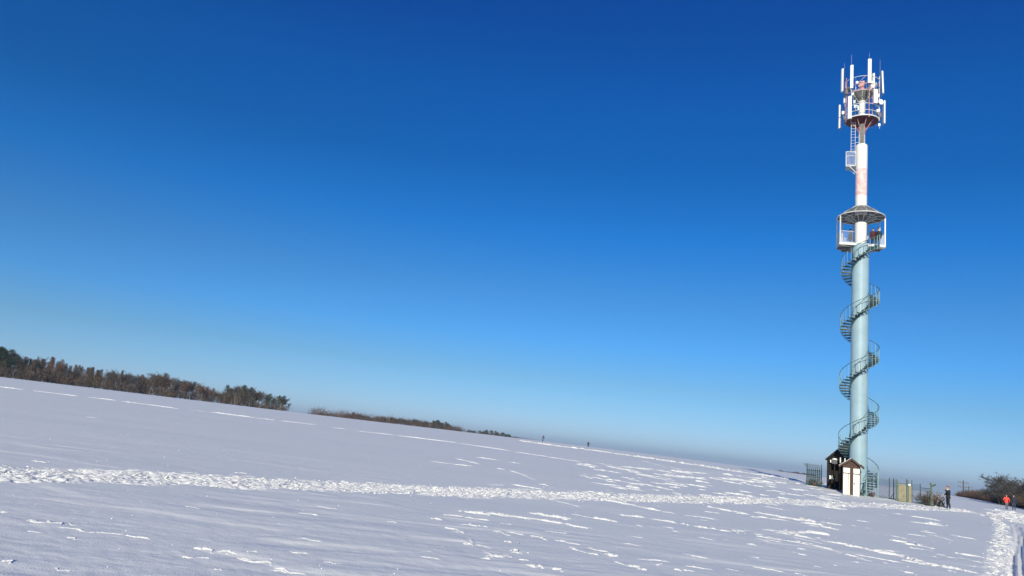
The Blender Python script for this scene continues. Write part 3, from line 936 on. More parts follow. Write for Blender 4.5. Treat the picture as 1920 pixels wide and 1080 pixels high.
# round dishes
for x_, y_, z_, r_, yw in ((1.50, -0.55, 33.95, 0.24, 35), (-0.42, -0.95, 35.85, 0.13, -20), (0.75, -0.9, 35.75, 0.12, 30)):
    d_ = MB()
    d_.lathe([(0.0, -0.12), (r_ * 0.6, -0.10), (r_, -0.03), (r_, 0.06), (r_ * 0.7, 0.10), (0, 0.11)], 20)
    o_ = d_.build('dish_antenna', 'antenna', tower, True)
    o_.location = (x_, y_, z_); o_.rotation_euler = (R(90), 0, R(yw))
    MB().tube((0, 0, -0.1), (0, 0, -0.3), 0.04).box((0, 0, -0.32), (0.14, 0.14, 0.1)).build('dish_mount', 'dark_steel', o_)
for x_, y_, z_, sx, sz, mt_ in ((1.30, -0.75, 33.05, 0.26, 0.24, 'antenna'), (-0.52, -0.90, 33.55, 0.28, 0.24, 'antenna'), (-1.55, -0.25, 33.35, 0.22, 0.32, 'galvanised'), (0.95, -0.70, 35.55, 0.22, 0.42, 'galvanised'), (-1.15, -0.55, 35.45, 0.26, 0.42, 'dark_steel'), (1.40, -0.15, 31.95, 0.16, 0.24, 'antenna'), (0.80, 0.5, 36.0, 0.24, 0.5, 'galvanised'), (-0.62, -0.72, 34.1, 0.18, 0.34, 'galvanised'), (1.25, 0.2, 33.4, 0.2, 0.5, 'dark_steel')):
    b_ = MB().box((0, 0, 0), (sx, 0.14, sz)).box((0, -0.08, 0), (sx * 0.8, 0.02, sz * 0.85)).tube((0, 0.07, -sz / 2), (0.02, 0.1, -sz / 2 - 0.2), 0.015)
    o_ = b_.build('radio_unit', mt_, tower); o_.location = (x_, y_, z_)
for k in range(10):                       # diagonal bracing between the guard rings
    a0_, a1_ = R(36 * k), R(36 * k + 30)
    for z0_, z1_ in ((34.9, 35.5), (35.5, 36.22)) if k % 2 else ((35.5, 34.9),):
        MB().tube((1.42 * math.cos(a0_), 1.42 * math.sin(a0_), z0_), (1.42 * math.cos(a1_), 1.42 * math.sin(a1_), z1_), 0.018, n=4).build('diagonal_brace', 'pale_red' if k % 3 else 'galvanised', tower)
for x_, y_, z_, w_, h_, mt_ in ((-1.25, -0.75, 35.05, .2, .35, 'dark_steel'), (-0.75, -1.0, 34.75, .18, .3, 'galvanised'), (0.45, -1.15, 34.95, .16, .4, 'dark_steel'), (0.85, -1.0, 35.25, .22, .3, 'galvanised'), (1.25, -0.6, 35.0, .2, .4, 'dark_steel'), (-1.45, -0.3, 34.5, .14, .5, 'galvanised'), (1.3, -0.5, 34.6, .18, .4, 'galvanised'), (-1.4, -0.4, 32.75, .2, .4, 'dark_steel'), (1.45, -0.2, 32.85, .22, .45, 'dark_steel'), (-0.3, -1.2, 33.2, .12, .5, 'galvanised')):
    o_ = MB().box((0, 0, 0), (w_, 0.16, h_)).box((0, -0.09, 0), (w_ * .7, 0.02, h_ * .8)).tube((0, 0.05, -h_ / 2), (0.05, 0.1, -h_ / 2 - 0.3), 0.018).build('radio_unit', mt_, tower)
    o_.location = (x_, y_, z_)
for k, a in enumerate((-150, -115, -70, -35, 10, 60)):
    c_, s_ = math.cos(R(a)), math.sin(R(a))
    MB().path([(1.2 * c_, 1.2 * s_, 35.0), (1.25 * c_, 1.25 * s_, 34.3), (1.1 * c_, 1.1 * s_, 33.5), (0.6 * c_, 0.6 * s_, 32.7)], 0.018, 5).build('cable', 'dark_steel', tower)


# ------------------------------------------------------------------ things around the tower (placed in the tower's own frame)
_fr = Vector((TX, TY)).normalized()
_rt = Vector((_fr.y, -_fr.x))


def tl(x, y):
    """tower frame -> field (x, y, ground z)"""
    wx, wy = TX + _rt.x * x + _fr.x * y, TY + _rt.y * x + _fr.y * y
    return wx, wy, h1(wx, wy)


# --- wooden kiosk with white double doors
kx, ky, kz = tl(-0.47, -2.35)
kiosk = thing('kiosk', 'small brown gabled wooden shed with white double doors in front of the tower', 'shed', (kx, ky, kz), T_RZ)
W2, DP, HE = 0.60, 0.62, 2.02
fl = -0.25
for sx in (-1, 1):                        # side walls, vertical boards
    sw = MB().box((sx * W2, 0, (fl + HE) / 2), (0.05, 2 * DP, HE - fl))
    w_ = sw.build('side_wall', 'brown_wood', kiosk)
    for i in range(8):
        y_ = -DP + (i + 0.5) * 2 * DP / 8
        MB().box((sx * (W2 + 0.035), y_, (fl + HE) / 2 + 0.01), (0.022, 2 * DP / 8 - 0.012, HE - fl - 0.02)).build('plank', 'brown_wood', w_)
MB().box((0, DP - 0.03, (fl + HE) / 2), (2 * W2 - 0.06, 0.05, HE - fl)).build('back_wall', 'brown_wood', kiosk)
for sx, x0, x1 in ((-1, -0.575, -0.11), (1, 0.13, 0.575)):
    d_ = MB().box(((x0 + x1) / 2, -DP - 0.01, (fl + HE) / 2), (x1 - x0, 0.04, HE - fl - 0.03)).build('door', 'cream_paint', kiosk)
    MB().box(((x0 + x1) / 2, -DP - 0.04, 1.60), (x1 - x0, 0.025, 0.055)).build('door_bar', 'dark_wood', d_)
    if sx < 0:
        MB().box((-0.225, -DP - 0.038, 0.70), (0.028, 0.016, 1.75)).build('door_joint', 'dark_wood', d_)
        MB().box((-0.34, -DP - 0.038, 1.80), (0.34, 0.012, 0.03)).build('door_louvre', 'paper', d_)
    else:
        MB().box((0.35, -DP - 0.038, 1.83), (0.36, 0.012, 0.03)).build('door_louvre', 'paper', d_)
        MB().box((0.20, -DP - 0.045, 0.86), (0.05, 0.02, 0.16)).tube((0.20, -DP - 0.06, 0.90), (0.29, -DP - 0.07, 0.90), 0.014).build('handle', 'dark_steel', d_)
MB().box((0.01, -DP - 0.035, (fl + HE) / 2), (0.20, 0.06, HE - fl)).build('door_post', 'brown_wood', kiosk)
# gable of upright planks
n_ = 9
gab = MB()
for y_g in (-DP, DP - 0.06):
    gab.add([(-W2 - 0.02, y_g, HE), (W2 + 0.02, y_g, HE), (W2 + 0.02, y_g, HE + 0.24), (0, y_g, HE + 0.69), (-W2 - 0.02, y_g, HE + 0.24)] + [(-W2 - 0.02, y_g + 0.04, HE), (W2 + 0.02, y_g + 0.04, HE), (W2 + 0.02, y_g + 0.04, HE + 0.24), (0, y_g + 0.04, HE + 0.69), (-W2 - 0.02, y_g + 0.04, HE + 0.24)], [(0, 1, 2, 3, 4), (9, 8, 7, 6, 5), (0, 5, 6, 1), (1, 6, 7, 2), (2, 7, 8, 3), (3, 8, 9, 4), (4, 9, 5, 0)])
gb = gab.build('gable', 'brown_wood', kiosk)
for i in range(n_):
    xa, xb = -W2 + i * 2 * W2 / n_ + 0.006, -W2 + (i + 1) * 2 * W2 / n_ - 0.006
    za, zb = HE + 0.685 - 0.733 * abs(xa), HE + 0.685 - 0.733 * abs(xb)
    y0, y1 = -DP - 0.028, -DP - 0.002
    v_ = [(xa, y0, HE - 0.05), (xb, y0, HE - 0.05), (xb, y0, zb), (xa, y0, za), (xa, y1, HE - 0.05), (xb, y1, HE - 0.05), (xb, y1, zb), (xa, y1, za)]
    MB().add(v_, [(0, 1, 2, 3), (7, 6, 5, 4), (0, 4, 5, 1), (1, 5, 6, 2), (2, 6, 7, 3), (3, 7, 4, 0)]).build('plank', 'brown_wood', gb)
sl = math.atan2(0.66, 0.90)
for sx in (-1, 1):
    L = 1.10
    c = (sx * 0.455, 0.0, HE + 0.66 - 0.33 + 0.06)
    r_ = MB().box(c, (L, 2 * DP + 0.5, 0.05), 0, ry=sx * sl).build('roof', 'roof_brown', kiosk)
    MB().box((c[0], -DP - 0.265, c[2] - 0.03), (L, 0.03, 0.13), 0, ry=sx * sl).build('barge_board', 'brown_wood', r_)
    if sx < 0:
        MB().box((c[0] - 0.02, 0.0, c[2] + 0.045), (L * 0.97, 2 * DP + 0.44, 0.03), 0, ry=sx * sl).build('snow_layer', 'snow_cap', r_)
    else:
        MB().box((c[0] + 0.28, 0.05, c[2] - 0.16), (0.30, 2 * DP + 0.2, 0.10), 0, ry=sx * sl).build('eave_board', 'dark_wood', r_)

# --- dark open shelter behind
sx_, sy_, sz_ = tl(-0.85, 3.0)
shel = thing('wooden_shelter', 'dark brown open wooden shelter with steep roof behind the staircase', 'shelter', (sx_, sy_, sz_), T_RZ)
HD, HZ, AP = 1.25, 2.50, 4.02
for sx, HW, HE_ in ((-1, 1.50, HZ), (1, 1.20, HZ + 0.28)):
    w_ = MB().box((sx * HW, 0, HE_ / 2 - 0.15), (0.06, 2 * HD, HE_ + 0.3)).build('side_wall', 'dark_wood', shel)
    for i in range(12):
        MB().box((sx * (HW + 0.042), -HD + (i + 0.5) * 2 * HD / 12, HE_ / 2 - 0.15), (0.022, 2 * HD / 12 - 0.014, HE_ + 0.28)).build('plank', 'dark_wood', w_)
    rx_ = HW + 0.16
    an = math.atan2(AP - HE_ + 0.10, rx_)
    Lr = math.hypot(rx_, AP - HE_ + 0.10)
    cz_ = AP - (AP - HE_ + 0.10) / 2 + 0.03
    r_ = MB().box((sx * rx_ / 2, 0, cz_), (Lr, 2 * HD + 0.5, 0.06), 0, ry=sx * an).build('roof', 'roof_brown', shel)
    MB().box((sx * rx_ / 2, -HD - 0.27, cz_ - 0.04), (Lr, 0.03, 0.15), 0, ry=sx * an).build('barge_board', 'dark_wood', r_)
    if sx < 0:
        MB().box((sx * rx_ / 2, 0, cz_ + 0.05), (Lr * 0.97, 2 * HD + 0.44, 0.03), 0, ry=sx * an).build('snow_layer', 'snow_cap', r_)
    MB().box((sx * (HW - 0.15), -HD + 0.02, HE_ / 2 - 0.15), (0.26, 0.05, HE_ + 0.3)).build('front_board', 'dark_wood', shel)
MB().box((-0.15, HD - 0.03, HZ / 2 - 0.15), (2.62, 0.05, HZ + 0.3)).build('back_wall', 'dark_wood', shel)
MB().add([(-1.5, -HD, HZ), (1.2, -HD, HZ), (1.2, -HD, HZ + .28), (0, -HD, AP - 0.05), (-1.5, -HD + 0.05, HZ), (1.2, -HD + 0.05, HZ), (1.2, -HD + 0.05, HZ + .28), (0, -HD + 0.05, AP - 0.05)], [(0, 1, 2, 3), (7, 6, 5, 4), (0, 4, 5, 1), (1, 5, 6, 2), (2, 6, 7, 3), (3, 7, 4, 0)]).build('gable', 'dark_wood', shel)
MB().box((-0.55, -HD + 0.03, 1.1), (0.10, 0.10, 2.7)).build('front_post', 'dark_wood', shel)
MB().box((-0.15, -HD + 0.06, HZ - 0.02), (2.5, 0.10, 0.14)).build('front_beam', 'dark_wood', shel)
nt = MB().box((-1.23, -HD - 0.03, 1.00), (0.24, 0.015, 0.30)).box((-1.06, -HD - 0.03, 0.90), (0.09, 0.015, 0.12)).build('notice', 'paper', shel)
mx_, my_, mz_ = tl(-1.72, 0.55)
met = thing('meter_cabinet', 'dark meter box on a post with a cap of snow beside the dark shelter', 'cabinet', tl(-1.80, 1.35), T_RZ)
MB().box((0, 0, 0.95), (0.09, 0.09, 2.5)).build('post', 'dark_wood', met)
MB().box((0, -0.05, 2.28), (0.40, 0.24, 0.34)).box((0, -0.175, 2.28), (0.34, 0.015, 0.28)).build('box', 'dark_steel', met)
MB().lathe([(0, 0.13), (0.14, 0.11), (0.22, 0.02), (0.22, 0)], 12).build('snow_layer', 'snow_cap', met, True).location = (0, -0.05, 2.45)
MB().box((-0.30, -0.02, 2.30), (0.09, 0.10, 0.22)).build('fuse_box', 'paper', met)
for i_, (x_, y_) in enumerate(((-1.30, -1.78), (-0.97, -1.72))):
    b_ = thing('marker_post', 'thin white marker post %s the white-doored shed' % ('behind the left corner of', 'behind the roof of')[i_], 'post', tl(x_, y_), T_RZ, 'white marker posts by the shed')
    MB().tube((0, 0, -0.3), (0, 0, 2.58), 0.025).build('shaft', 'dark_steel', b_)
    MB().tube((0, 0, 2.3), (0, 0, 2.72), 0.05, 0.045).build('tip', 'white_paint', b_)

# --- green spiked fence on the left
fp = tl(-3.43, 2.6)
fen = thing('steel_fence', 'dark green steel fence with bent spiked tops left of the shelter', 'fence', fp, T_RZ + R(-4))
for i in range(8):
    x_ = -0.58 + i * 1.16 / 7
    big = i in (0, 7)
    pm = MB().tube((x_, 0, -0.6), (x_, 0, 1.48), 0.044 if big else 0.032, n=6)
    pm.path([(x_, 0, 1.48), (x_ - 0.10, -0.02, 1.60), (x_ - 0.30, -0.06, 1.80)], 0.026, 5)
    if big:
        pm.tube((x_, 0, 1.48), (x_, 0, 1.84), 0.028)
    pm.build('post', 'green_paint', fen)
for z_ in (1.30, 0.72, 0.08):
    MB().tube((-0.58, 0.02, z_), (0.58, 0.02, z_), 0.022).build('rail', 'green_paint', fen)
mesh_ = MB()
for i in range(40):
    x_ = -0.57 + i * 1.14 / 39
    mesh_.tube((x_, 0.03, 0.0), (x_, 0.03, 1.32), 0.005, n=3, caps=False)
for i in range(16):
    z_ = 0.04 + i * 0.082
    mesh_.tube((-0.58, 0.035, z_), (0.58, 0.035, z_), 0.005, n=3, caps=False)
mesh_.build('wire_mesh', 'green_paint', fen)


# --- fence and gate on the right
def mesh_panel(parent, x0, x1, y0, y1, z0, z1, step=0.10):
    m_ = MB()
    L = x1 - x0
    n_ = max(2, int(L / step))
    for i in range(-int((z1 - z0) / step), n_ + 1):
        for s_ in (0, 1):
            a = x0 + i * L / n_; b = a + (z1 - z0)
            za, zb = z0, z1
            if a < x0:
                za = z0 + (x0 - a); a = x0
            if b > x1:
                zb = z1 - (b - x1); b = x1
            if zb <= za:
                continue
            if s_:
                a, b = x0 + x1 - a, x0 + x1 - b
            fy = lambda x: y0 + (y1 - y0) * (x - x0) / L
            m_.tube((a, fy(a), za), (b, fy(b), zb), 0.0055, n=3, caps=False)
    return m_.build('wire_mesh', 'green_paint', parent)


rf = thing('wire_fence', 'wire mesh fence with green posts running from the staircase to the gate', 'fence', tl(1.6, 0.6), T_RZ)
for x_, y_ in ((0.68, 0.0), (1.0, 0.25)):
    MB().tube((x_, y_, -0.6), (x_, y_, 1.66), 0.035, n=7).build('post', 'green_paint', rf)
MB().tube((0.72, 0.02, 0.0), (1.0, 0.2, 0.45), 0.025).build('brace', 'green_paint', rf)
mesh_panel(rf, -0.25, 0.68, 0.1, 0.0, -0.1, 1.5)
mesh_panel(rf, 0.70, 1.15, 0.05, -0.2, -0.1, 1.5)
for z_ in (1.55, 0.9, 0.2):
    MB().tube((-0.3, 0.1, z_), (1.1, 0.0, z_), 0.007, n=4).build('wire', 'dark_steel', rf)

gt = thing('gate', 'green framed gate covered by beige boards beside the wire fence', 'gate', tl(3.3, 0.1), T_RZ)
for x_, r_, z1, mt_ in ((-0.53, 0.06, 1.72, 'green_light'), (-0.43, 0.03, 1.62, 'green_light'), (0.19, 0.055, 1.80, 'green_paint'), (0.29, 0.03, 1.72, 'green_light'), (0.55, 0.04, 1.75, 'green_paint')):
    MB().box((x_, 0, (z1 - 0.5) / 2), (r_ * 1.7, r_ * 1.7, z1 + 0.5)).build('post', mt_, gt)
pn = MB().box((-0.115, -0.035, 0.70), (0.53, 0.03, 1.30)).build('board_panel', 'board_beige', gt)
for i in range(3):
    MB().box((-0.115 - 0.177 + i * 0.177, -0.062, 0.70), (0.165, 0.02, 1.28)).build('board', 'board_beige', pn)
pn2 = MB().box((0.42, -0.035, 0.70), (0.21, 0.03, 1.22)).build('board_panel', 'board_beige', gt)
MB().box((0.42, -0.06, 0.70), (0.19, 0.018, 1.2)).build('board', 'board_beige', pn2)
MB().box((-0.115, -0.03, 1.42), (0.58, 0.07, 0.05)).box((-0.115, -0.03, 0.03), (0.58, 0.07, 0.05)).build('cross_rail', 'green_light', gt)
MB().box((0.38, -0.06, 1.38), (0.16, 0.05, 0.10)).build('snow_layer', 'snow_cap', gt)

pf = thing('corner_fence', 'square green mesh panel with diagonal brace and forked corner post near the standing man', 'fence', tl(4.85, 1.4), T_RZ)
MB().tube((-0.33, 0, -0.6), (-0.33, 0, 1.62), 0.032, n=7).build('post', 'green_paint', pf)
cp = MB().box((0.43, 0, 0.55), (0.13, 0.13, 2.3))
cp.tube((0.43, 0, 1.50), (0.75, -0.05, 1.70), 0.06, n=7).tube((0.43, 0, 1.50), (0.38, 0, 1.80), 0.06, n=7)
cp.build('corner_post', 'green_light', pf)
MB().tube((-0.33, 0, 1.32), (0.43, 0, 1.32), 0.022).build('rail', 'green_paint', pf)
MB().tube((-0.33, 0, 0.10), (0.43, 0, 0.10), 0.022).build('rail', 'green_paint', pf)
MB().tube((-0.30, 0.03, 0.05), (0.40, 0.03, 0.82), 0.028).build('brace', 'green_paint', pf)
mesh_panel(pf, -0.33, 0.43, 0.02, 0.02, 0.1, 1.32)
mesh_panel(pf, -1.0, -0.35, -0.3, 0.0, 0.05, 1.55)
MB().tube((-1.0, 0, 0.80), (-0.40, 0, 0.12), 0.022).build('brace', 'green_paint', pf)
for z_ in (1.6, 1.1, 0.5):
    MB().tube((-1.0, -0.05, z_), (-0.33, 0, z_), 0.006, n=4).build('wire', 'dark_steel', pf)

# --- black backpack set down in the snow
bpk = thing('backpack', 'black backpack set down in the snow beside the corner post', 'backpack', tl(5.92, 0.75), T_RZ + R(25))
v_ = []
bag = MB()
prof = [(0.0, 0.56), (0.10, 0.54), (0.17, 0.46), (0.21, 0.28), (0.23, 0.10), (0.20, 0.0), (0.0, -0.03)]
bag.lathe(prof, 14)
bag.v = [(x * (1.0 + 0.15 * math.sin(z * 9)), y * 0.72, z) for x, y, z in bag.v]
bag.build('body', 'black_plastic', bpk, True)
MB().lathe([(0.0, 0.22), (0.10, 0.2), (0.13, 0.1), (0.12, 0.0), (0, -0.02)], 12).build('pocket', 'black_plastic', bpk, True).location = (0.02, -0.13, 0.06)
MB().path([(-0.08, 0.10, 0.48), (-0.10, 0.20, 0.40), (-0.11, 0.21, 0.2), (-0.10, 0.15, 0.05)], 0.02).build('strap', 'black_plastic', bpk)
MB().path([(-0.05, 0, 0.54), (0, 0, 0.61), (0.05, 0, 0.54)], 0.012).build('handle', 'black_plastic', bpk)


# ------------------------------------------------------------------ people
def body_mesh(chains, voxel, mats, classify, extra=None):
    """tapered limbs welded into one continuous skin"""
    b_ = MB()
    for ch in chains:
        for (p, r1), (q, r2) in zip(ch[:-1], ch[1:]):
            b_.tube(p, q, r1, r2, n=10)
        for p, r1 in ch:
            c_ = Vector(p)
            b_.add([c_ + v * r1 for v in ICO_V], ICO_F)
    me = b_.mesh('tmp_body', 'skin')
    ob = link('tmp_body', me)
    md = ob.modifiers.new('r', 'REMESH'); md.mode = 'VOXEL'; md.voxel_size = voxel
    sm = ob.modifiers.new('s', 'SMOOTH'); sm.factor = 0.5; sm.iterations = 2
    dg = bpy.context.evaluated_depsgraph_get()
    ev = ob.evaluated_get(dg)
    out = bpy.data.meshes.new_from_object(ev)
    bpy.data.objects.remove(ob)
    out.materials.clear()
    for q in mats:
        out.materials.append(MATS[q])
    for p_ in out.polygons:
        p_.use_smooth = True
        p_.material_index = classify(p_.center)
    return out


def hand(w, d, side, curl):
    """palm and five fingers; w wrist point, d direction; returns chains"""
    w = Vector(w); d = Vector(d).normalized()
    sdir = d.orthogonal().normalized()
    nrm = d.cross(sdir)
    out = [[(tuple(w), 0.028), (tuple(w + d * 0.05), 0.036), (tuple(w + d * 0.09), 0.036)]]
    for i, L in enumerate((0.070, 0.080, 0.075, 0.058)):
        o_ = sdir * (-0.030 + 0.020 * i)
        p0 = w + d * 0.085 + o_
        p1 = p0 + d * L * 0.5 + nrm * curl * 0.3 * L
        p2 = p1 + d * L * 0.35 + nrm * curl * 0.8 * L
        out.append([(tuple(p0), 0.0105), (tuple(p1), 0.010), (tuple(p2), 0.008)])
    t0 = w + d * 0.03 - sdir * 0.03
    t1 = t0 - sdir * 0.035 + d * 0.025
    out.append([(tuple(t0), 0.013), (tuple(t1), 0.012), (tuple(t1 + d * 0.03 + nrm * 0.01), 0.009)])
    return out


def person(label, loc, yaw, jacket, trousers, group=None, arm_l=None, arm_r=None, stride=0.0, head_yaw=0.0, voxel=0.016, hat=None, hair='hair_dark', scarf=None, scale=1.0, lean=0.0, gloves=False, skirt=0.0):
    o_ = thing('person', label, 'person', loc, yaw, group)
    o_.scale = (scale,) * 3
    # faces local -Y
    hipL, hipR = (-0.095, 0, 0.93), (0.095, 0, 0.93)
    kL, kR = (-0.10, -0.02 - stride * 0.5, 0.50), (0.10, -0.02 + stride * 0.35, 0.50)
    aL, aR = (-0.105, 0.03 - stride, 0.09), (0.105, 0.03 + stride, 0.10)
    ly = -lean
    neck = (0, ly * 0.9 + 0.01, 1.47)
    head = (0, ly - 0.01, 1.63)
    arm_l = arm_l or [(-0.26, ly * .5 + 0.02, 1.15), (-0.25, ly * .5 - 0.06, 0.90)]
    arm_r = arm_r or [(0.26, ly * .5 + 0.02, 1.15), (0.25, ly * .5 - 0.06, 0.90)]
    sL, sR = (-0.185, ly * 0.8, 1.41), (0.185, ly * 0.8, 1.41)
    bulk = 0.012
    ch = []
    ch.append([((0, 0, 0.94), 0.145), ((0, ly * 0.3, 1.08), 0.140 + bulk), ((0, ly * 0.6, 1.25), 0.155 + bulk), ((0, ly * 0.8, 1.38), 0.135), (neck, 0.065)])
    ch.append([((-0.07, ly * 0.5, 1.18), 0.13 + bulk), ((-0.10, ly * 0.75, 1.34), 0.12 + bulk), (sL, 0.085 + bulk)])
    ch.append([((0.07, ly * 0.5, 1.18), 0.13 + bulk), ((0.10, ly * 0.75, 1.34), 0.12 + bulk), (sR, 0.085 + bulk)])
    ch.append([((-0.07, 0, 0.98), 0.13), (hipL, 0.105), (kL, 0.072), ((kL[0], kL[1] * .5 + aL[1] * .5 + .015, 0.34), 0.068), (aL, 0.052)])
    ch.append([((0.07, 0, 0.98), 0.13), (hipR, 0.105), (kR, 0.072), ((kR[0], kR[1] * .5 + aR[1] * .5 + .015, 0.34), 0.068), (aR, 0.052)])
    for a in (aL, aR):
        ch.append([((a[0], a[1] + 0.04, 0.05), 0.05), ((a[0], a[1] - 0.08, 0.045), 0.048), ((a[0] * 1.1, a[1] - 0.17, 0.035), 0.036)])
    for s_, (e, w) in ((sL, arm_l), (sR, arm_r)):
        ch.append([(s_, 0.082), (e, 0.058), (w, 0.042)])
        d = Vector(w) - Vector(e)
        ch += hand(w, d, 1, 0.6)
    # head: cranium, jaw, nose, ears
    M = Matrix.Rotation(head_yaw, 3, 'Z')
    hp = lambda x, y, z: tuple(Vector(head) + M @ Vector((x, y, z)))
    ch.append([(neck, 0.058), (hp(0, 0.0, -0.07), 0.060)])
    ch.append([(hp(0, 0.015, 0.025), 0.092), (hp(0, -0.02, 0.02), 0.086)])
    ch.append([(hp(0, -0.035, -0.035), 0.066), (hp(0, -0.055, -0.078), 0.040)])
    ch.append([(hp(0, -0.098, 0.015), 0.013), (hp(0, -0.116, -0.022), 0.017)])
    for sx in (-1, 1):
        ch.append([(hp(sx * 0.085, 0.01, 0.015), 0.020), (hp(sx * 0.092, 0.012, -0.02), 0.014)])
    wl_, wr_ = Vector(arm_l[1]), Vector(arm_r[1])

    def cls(c):
        if c.z > 1.505:
            if (c - wl_).length < 0.2 or (c - wr_).length < 0.2:
                if (c - Vector(head)).length > 0.13:
                    return 0 if not gloves else 1
            return 0
        for w, e in ((wl_, arm_l[0]), (wr_, arm_r[0])):
            if (c - w).dot((w - Vector(e)).normalized()) > 0 and (c - w).length < 0.22:
                return 0 if not gloves else 1
        if c.z < 0.12:
            return 3
        return 2 if c.z < 0.86 - skirt and abs(c.x) < 0.24 else 1
    me = body_mesh(ch, voxel, ['skin', jacket, trousers, 'black_plastic'], cls)
    bo = link('body', me, o_)
    # eyes and mouth are set into the face
    fc = MB()
    for sx in (-1, 1):
        p = Vector(hp(sx * 0.033, -0.095, 0.022))
        fc.add([p + v * 0.011 for v in ICO_V], ICO_F)
    p = Vector(hp(0, -0.098, -0.055))
    fc.add([p + M @ Vector((v.x * 0.024, v.y * 0.006, v.z * 0.006)) for v in ICO_V], ICO_F)
    fc.build('face_features', 'hair_dark', o_)
    # hair or hat shell
    hm = MB()
    n_, k_ = 18, 8
    vs_, fs_ = [], []
    for i in range(k_ + 1):
        t = i / k_ * R(100 if hat else 105)
        for j in range(n_):
            u = 2 * math.pi * j / n_
            rr = 0.106 if not hat else 0.114
            front = max(0, -math.sin(u))
            tt = t * (1 - 0.32 * front)
            vs_.append(hp(rr * 0.92 * math.sin(tt) * math.cos(u), 0.005 + rr * 1.06 * math.sin(tt) * math.sin(u), 0.025 + rr * math.cos(tt) * (1.12 if hat else 1.0)))
    for i in range(k_):
        for j in range(n_):
            fs_.append((i * n_ + j, (i + 1) * n_ + j, (i + 1) * n_ + (j + 1) % n_, i * n_ + (j + 1) % n_))
    hm.add(vs_, fs_)
    hm.build('hat' if hat else 'hair', hat or hair, o_, True)
    if scarf:
        MB().ring(0.085, 0, 0.045, 18, 8).build('scarf', scarf, o_, True).location = (0, ly * 0.9, 1.47)
    # jacket hem and collar
    hmz = 0.86 - skirt
    MB().lathe([(0.165, hmz + 0.10), (0.182, hmz + 0.02), (0.178, hmz - 0.01), (0.160, hmz)], 18).build('jacket_hem', jacket, o_, True)
    return o_


px_, py_, pz_ = tl(6.37, 0.62)
person('man in black beside the fence with one hand raised to his face', (px_, py_, pz_ + 0.02), T_RZ + R(-72), 'cloth_black', 'cloth_black', hat='hat_red', scarf='scarf_white', arm_r=[(0.27, -0.10, 1.20), (0.10, -0.27, 1.46)], arm_l=[(-0.27, -0.02, 1.17), (-0.20, -0.20, 1.02)], stride=0.05, scale=1.0)
person('walker in a bright red jacket coming along the path by the hedge', (64.9, 95.4, h1(64.9, 95.4)), T_RZ + R(8), 'cloth_red', 'cloth_grey', hat='cloth_maroon', gloves=True, stride=0.12, arm_l=[(-0.33, 0.03, 1.16), (-0.26, -0.14, 1.0)], arm_r=[(0.33, 0.03, 1.16), (0.26, -0.14, 1.0)], voxel=0.02, scale=1.02, skirt=0.06)
person('walker in a dark jacket and blue jeans beside the red-jacketed one', (66.5, 96.4, h1(66.5, 96.4)), T_RZ + R(-10), 'cloth_navy', 'cloth_jeans', hat='cloth_black', gloves=True, stride=0.14, voxel=0.02, scale=1.08)
sk1 = person('tiny dark skier far off on the crest, the left of the two', (13.2, 212.0, h1(13.2, 212.0)), R(70), 'cloth_black', 'cloth_black', hat='cloth_black', gloves=True, stride=0.12, arm_r=[(0.32, -0.1, 1.25), (0.45, -0.35, 1.15)], arm_l=[(-0.30, -0.1, 1.18), (-0.30, -0.38, 1.10)], voxel=0.03, lean=0.08, group='skiers on the crest')
sk2 = person('tiny dark skier far off on the crest, the right of the two', (26.3, 214.0, h1(26.3, 214.0) - 0.25), R(20), 'cloth_black', 'cloth_black', hat='cloth_black', gloves=True, stride=0.10, arm_r=[(0.34, -0.05, 1.20), (0.42, -0.25, 1.02)], arm_l=[(-0.34, -0.05, 1.20), (-0.42, -0.25, 1.02)], voxel=0.03, group='skiers on the crest')
for who, base, yw, hands in (('left', (13.2, 212.0), R(70), ((0.45, -0.40, 1.12), (-0.30, -0.44, 1.07))), ('right', (26.3, 214.0), R(20), ((0.43, -0.30, 0.99), (-0.43, -0.30, 0.99)))):
    M = Matrix.Rotation(yw, 3, 'Z')
    for side, hpnt in zip(('right', 'left'), hands):
        q = M @ Vector(hpnt)
        sp_ = thing('ski_pole', 'thin ski pole in the %s hand of the %s distant skier' % (side, who), 'ski pole', (base[0] + q.x, base[1] + q.y, h1(*base) + q.z - (0.25 if who == 'right' else 0)), yw, 'ski poles')
        MB().tube((0, 0.0, 0.10), (0, 0.25, -1.1), 0.016, 0.012).build('shaft', 'dark_steel', sp_)
        MB().tube((0, -0.02, 0.18), (0, 0.0, 0.0), 0.025).build('grip', 'black_plastic', sp_)
        MB().ring(0.05, 0, 0.008, 12, 4).build('basket', 'black_plastic', sp_).location = (0, 0.23, -1.02)
# three visitors up on the lookout platform
for label, x_, y_, yw, jk, tr, ht in (('visitor in maroon standing on the platform right of the white shaft', 0.98, 0.62, 20, 'cloth_wine', 'cloth_navy', 'cloth_black'), ('visitor in black standing at the right-hand platform railing', 1.38, 0.62, -15, 'cloth_black', 'cloth_navy', 'cloth_black'), ('visitor in dark clothes standing on the platform left of the white shaft', -0.82, 0.75, 100, 'cloth_black', 'cloth_black', 'cloth_black')):
    q = tl(x_, y_)
    person(label, (q[0], q[1], TZ + PZ + 0.005), T_RZ + R(yw), jk, tr, hat=ht, gloves=True, voxel=0.024, scale=0.97, group='visitors on the lookout platform')


# ------------------------------------------------------------------ trees
def sliver(mb, p, d, L, w, rnd):
    d = d.normalized()
    s_ = d.cross(Vector((rnd.uniform(-1, 1), rnd.uniform(-1, 1), rnd.uniform(-1, 1)))).normalized() * w
    mb.add([p - s_, p + s_, p + d * L + s_ * 0.25, p + d * L - s_ * 0.25], [(0, 1, 2, 3)])


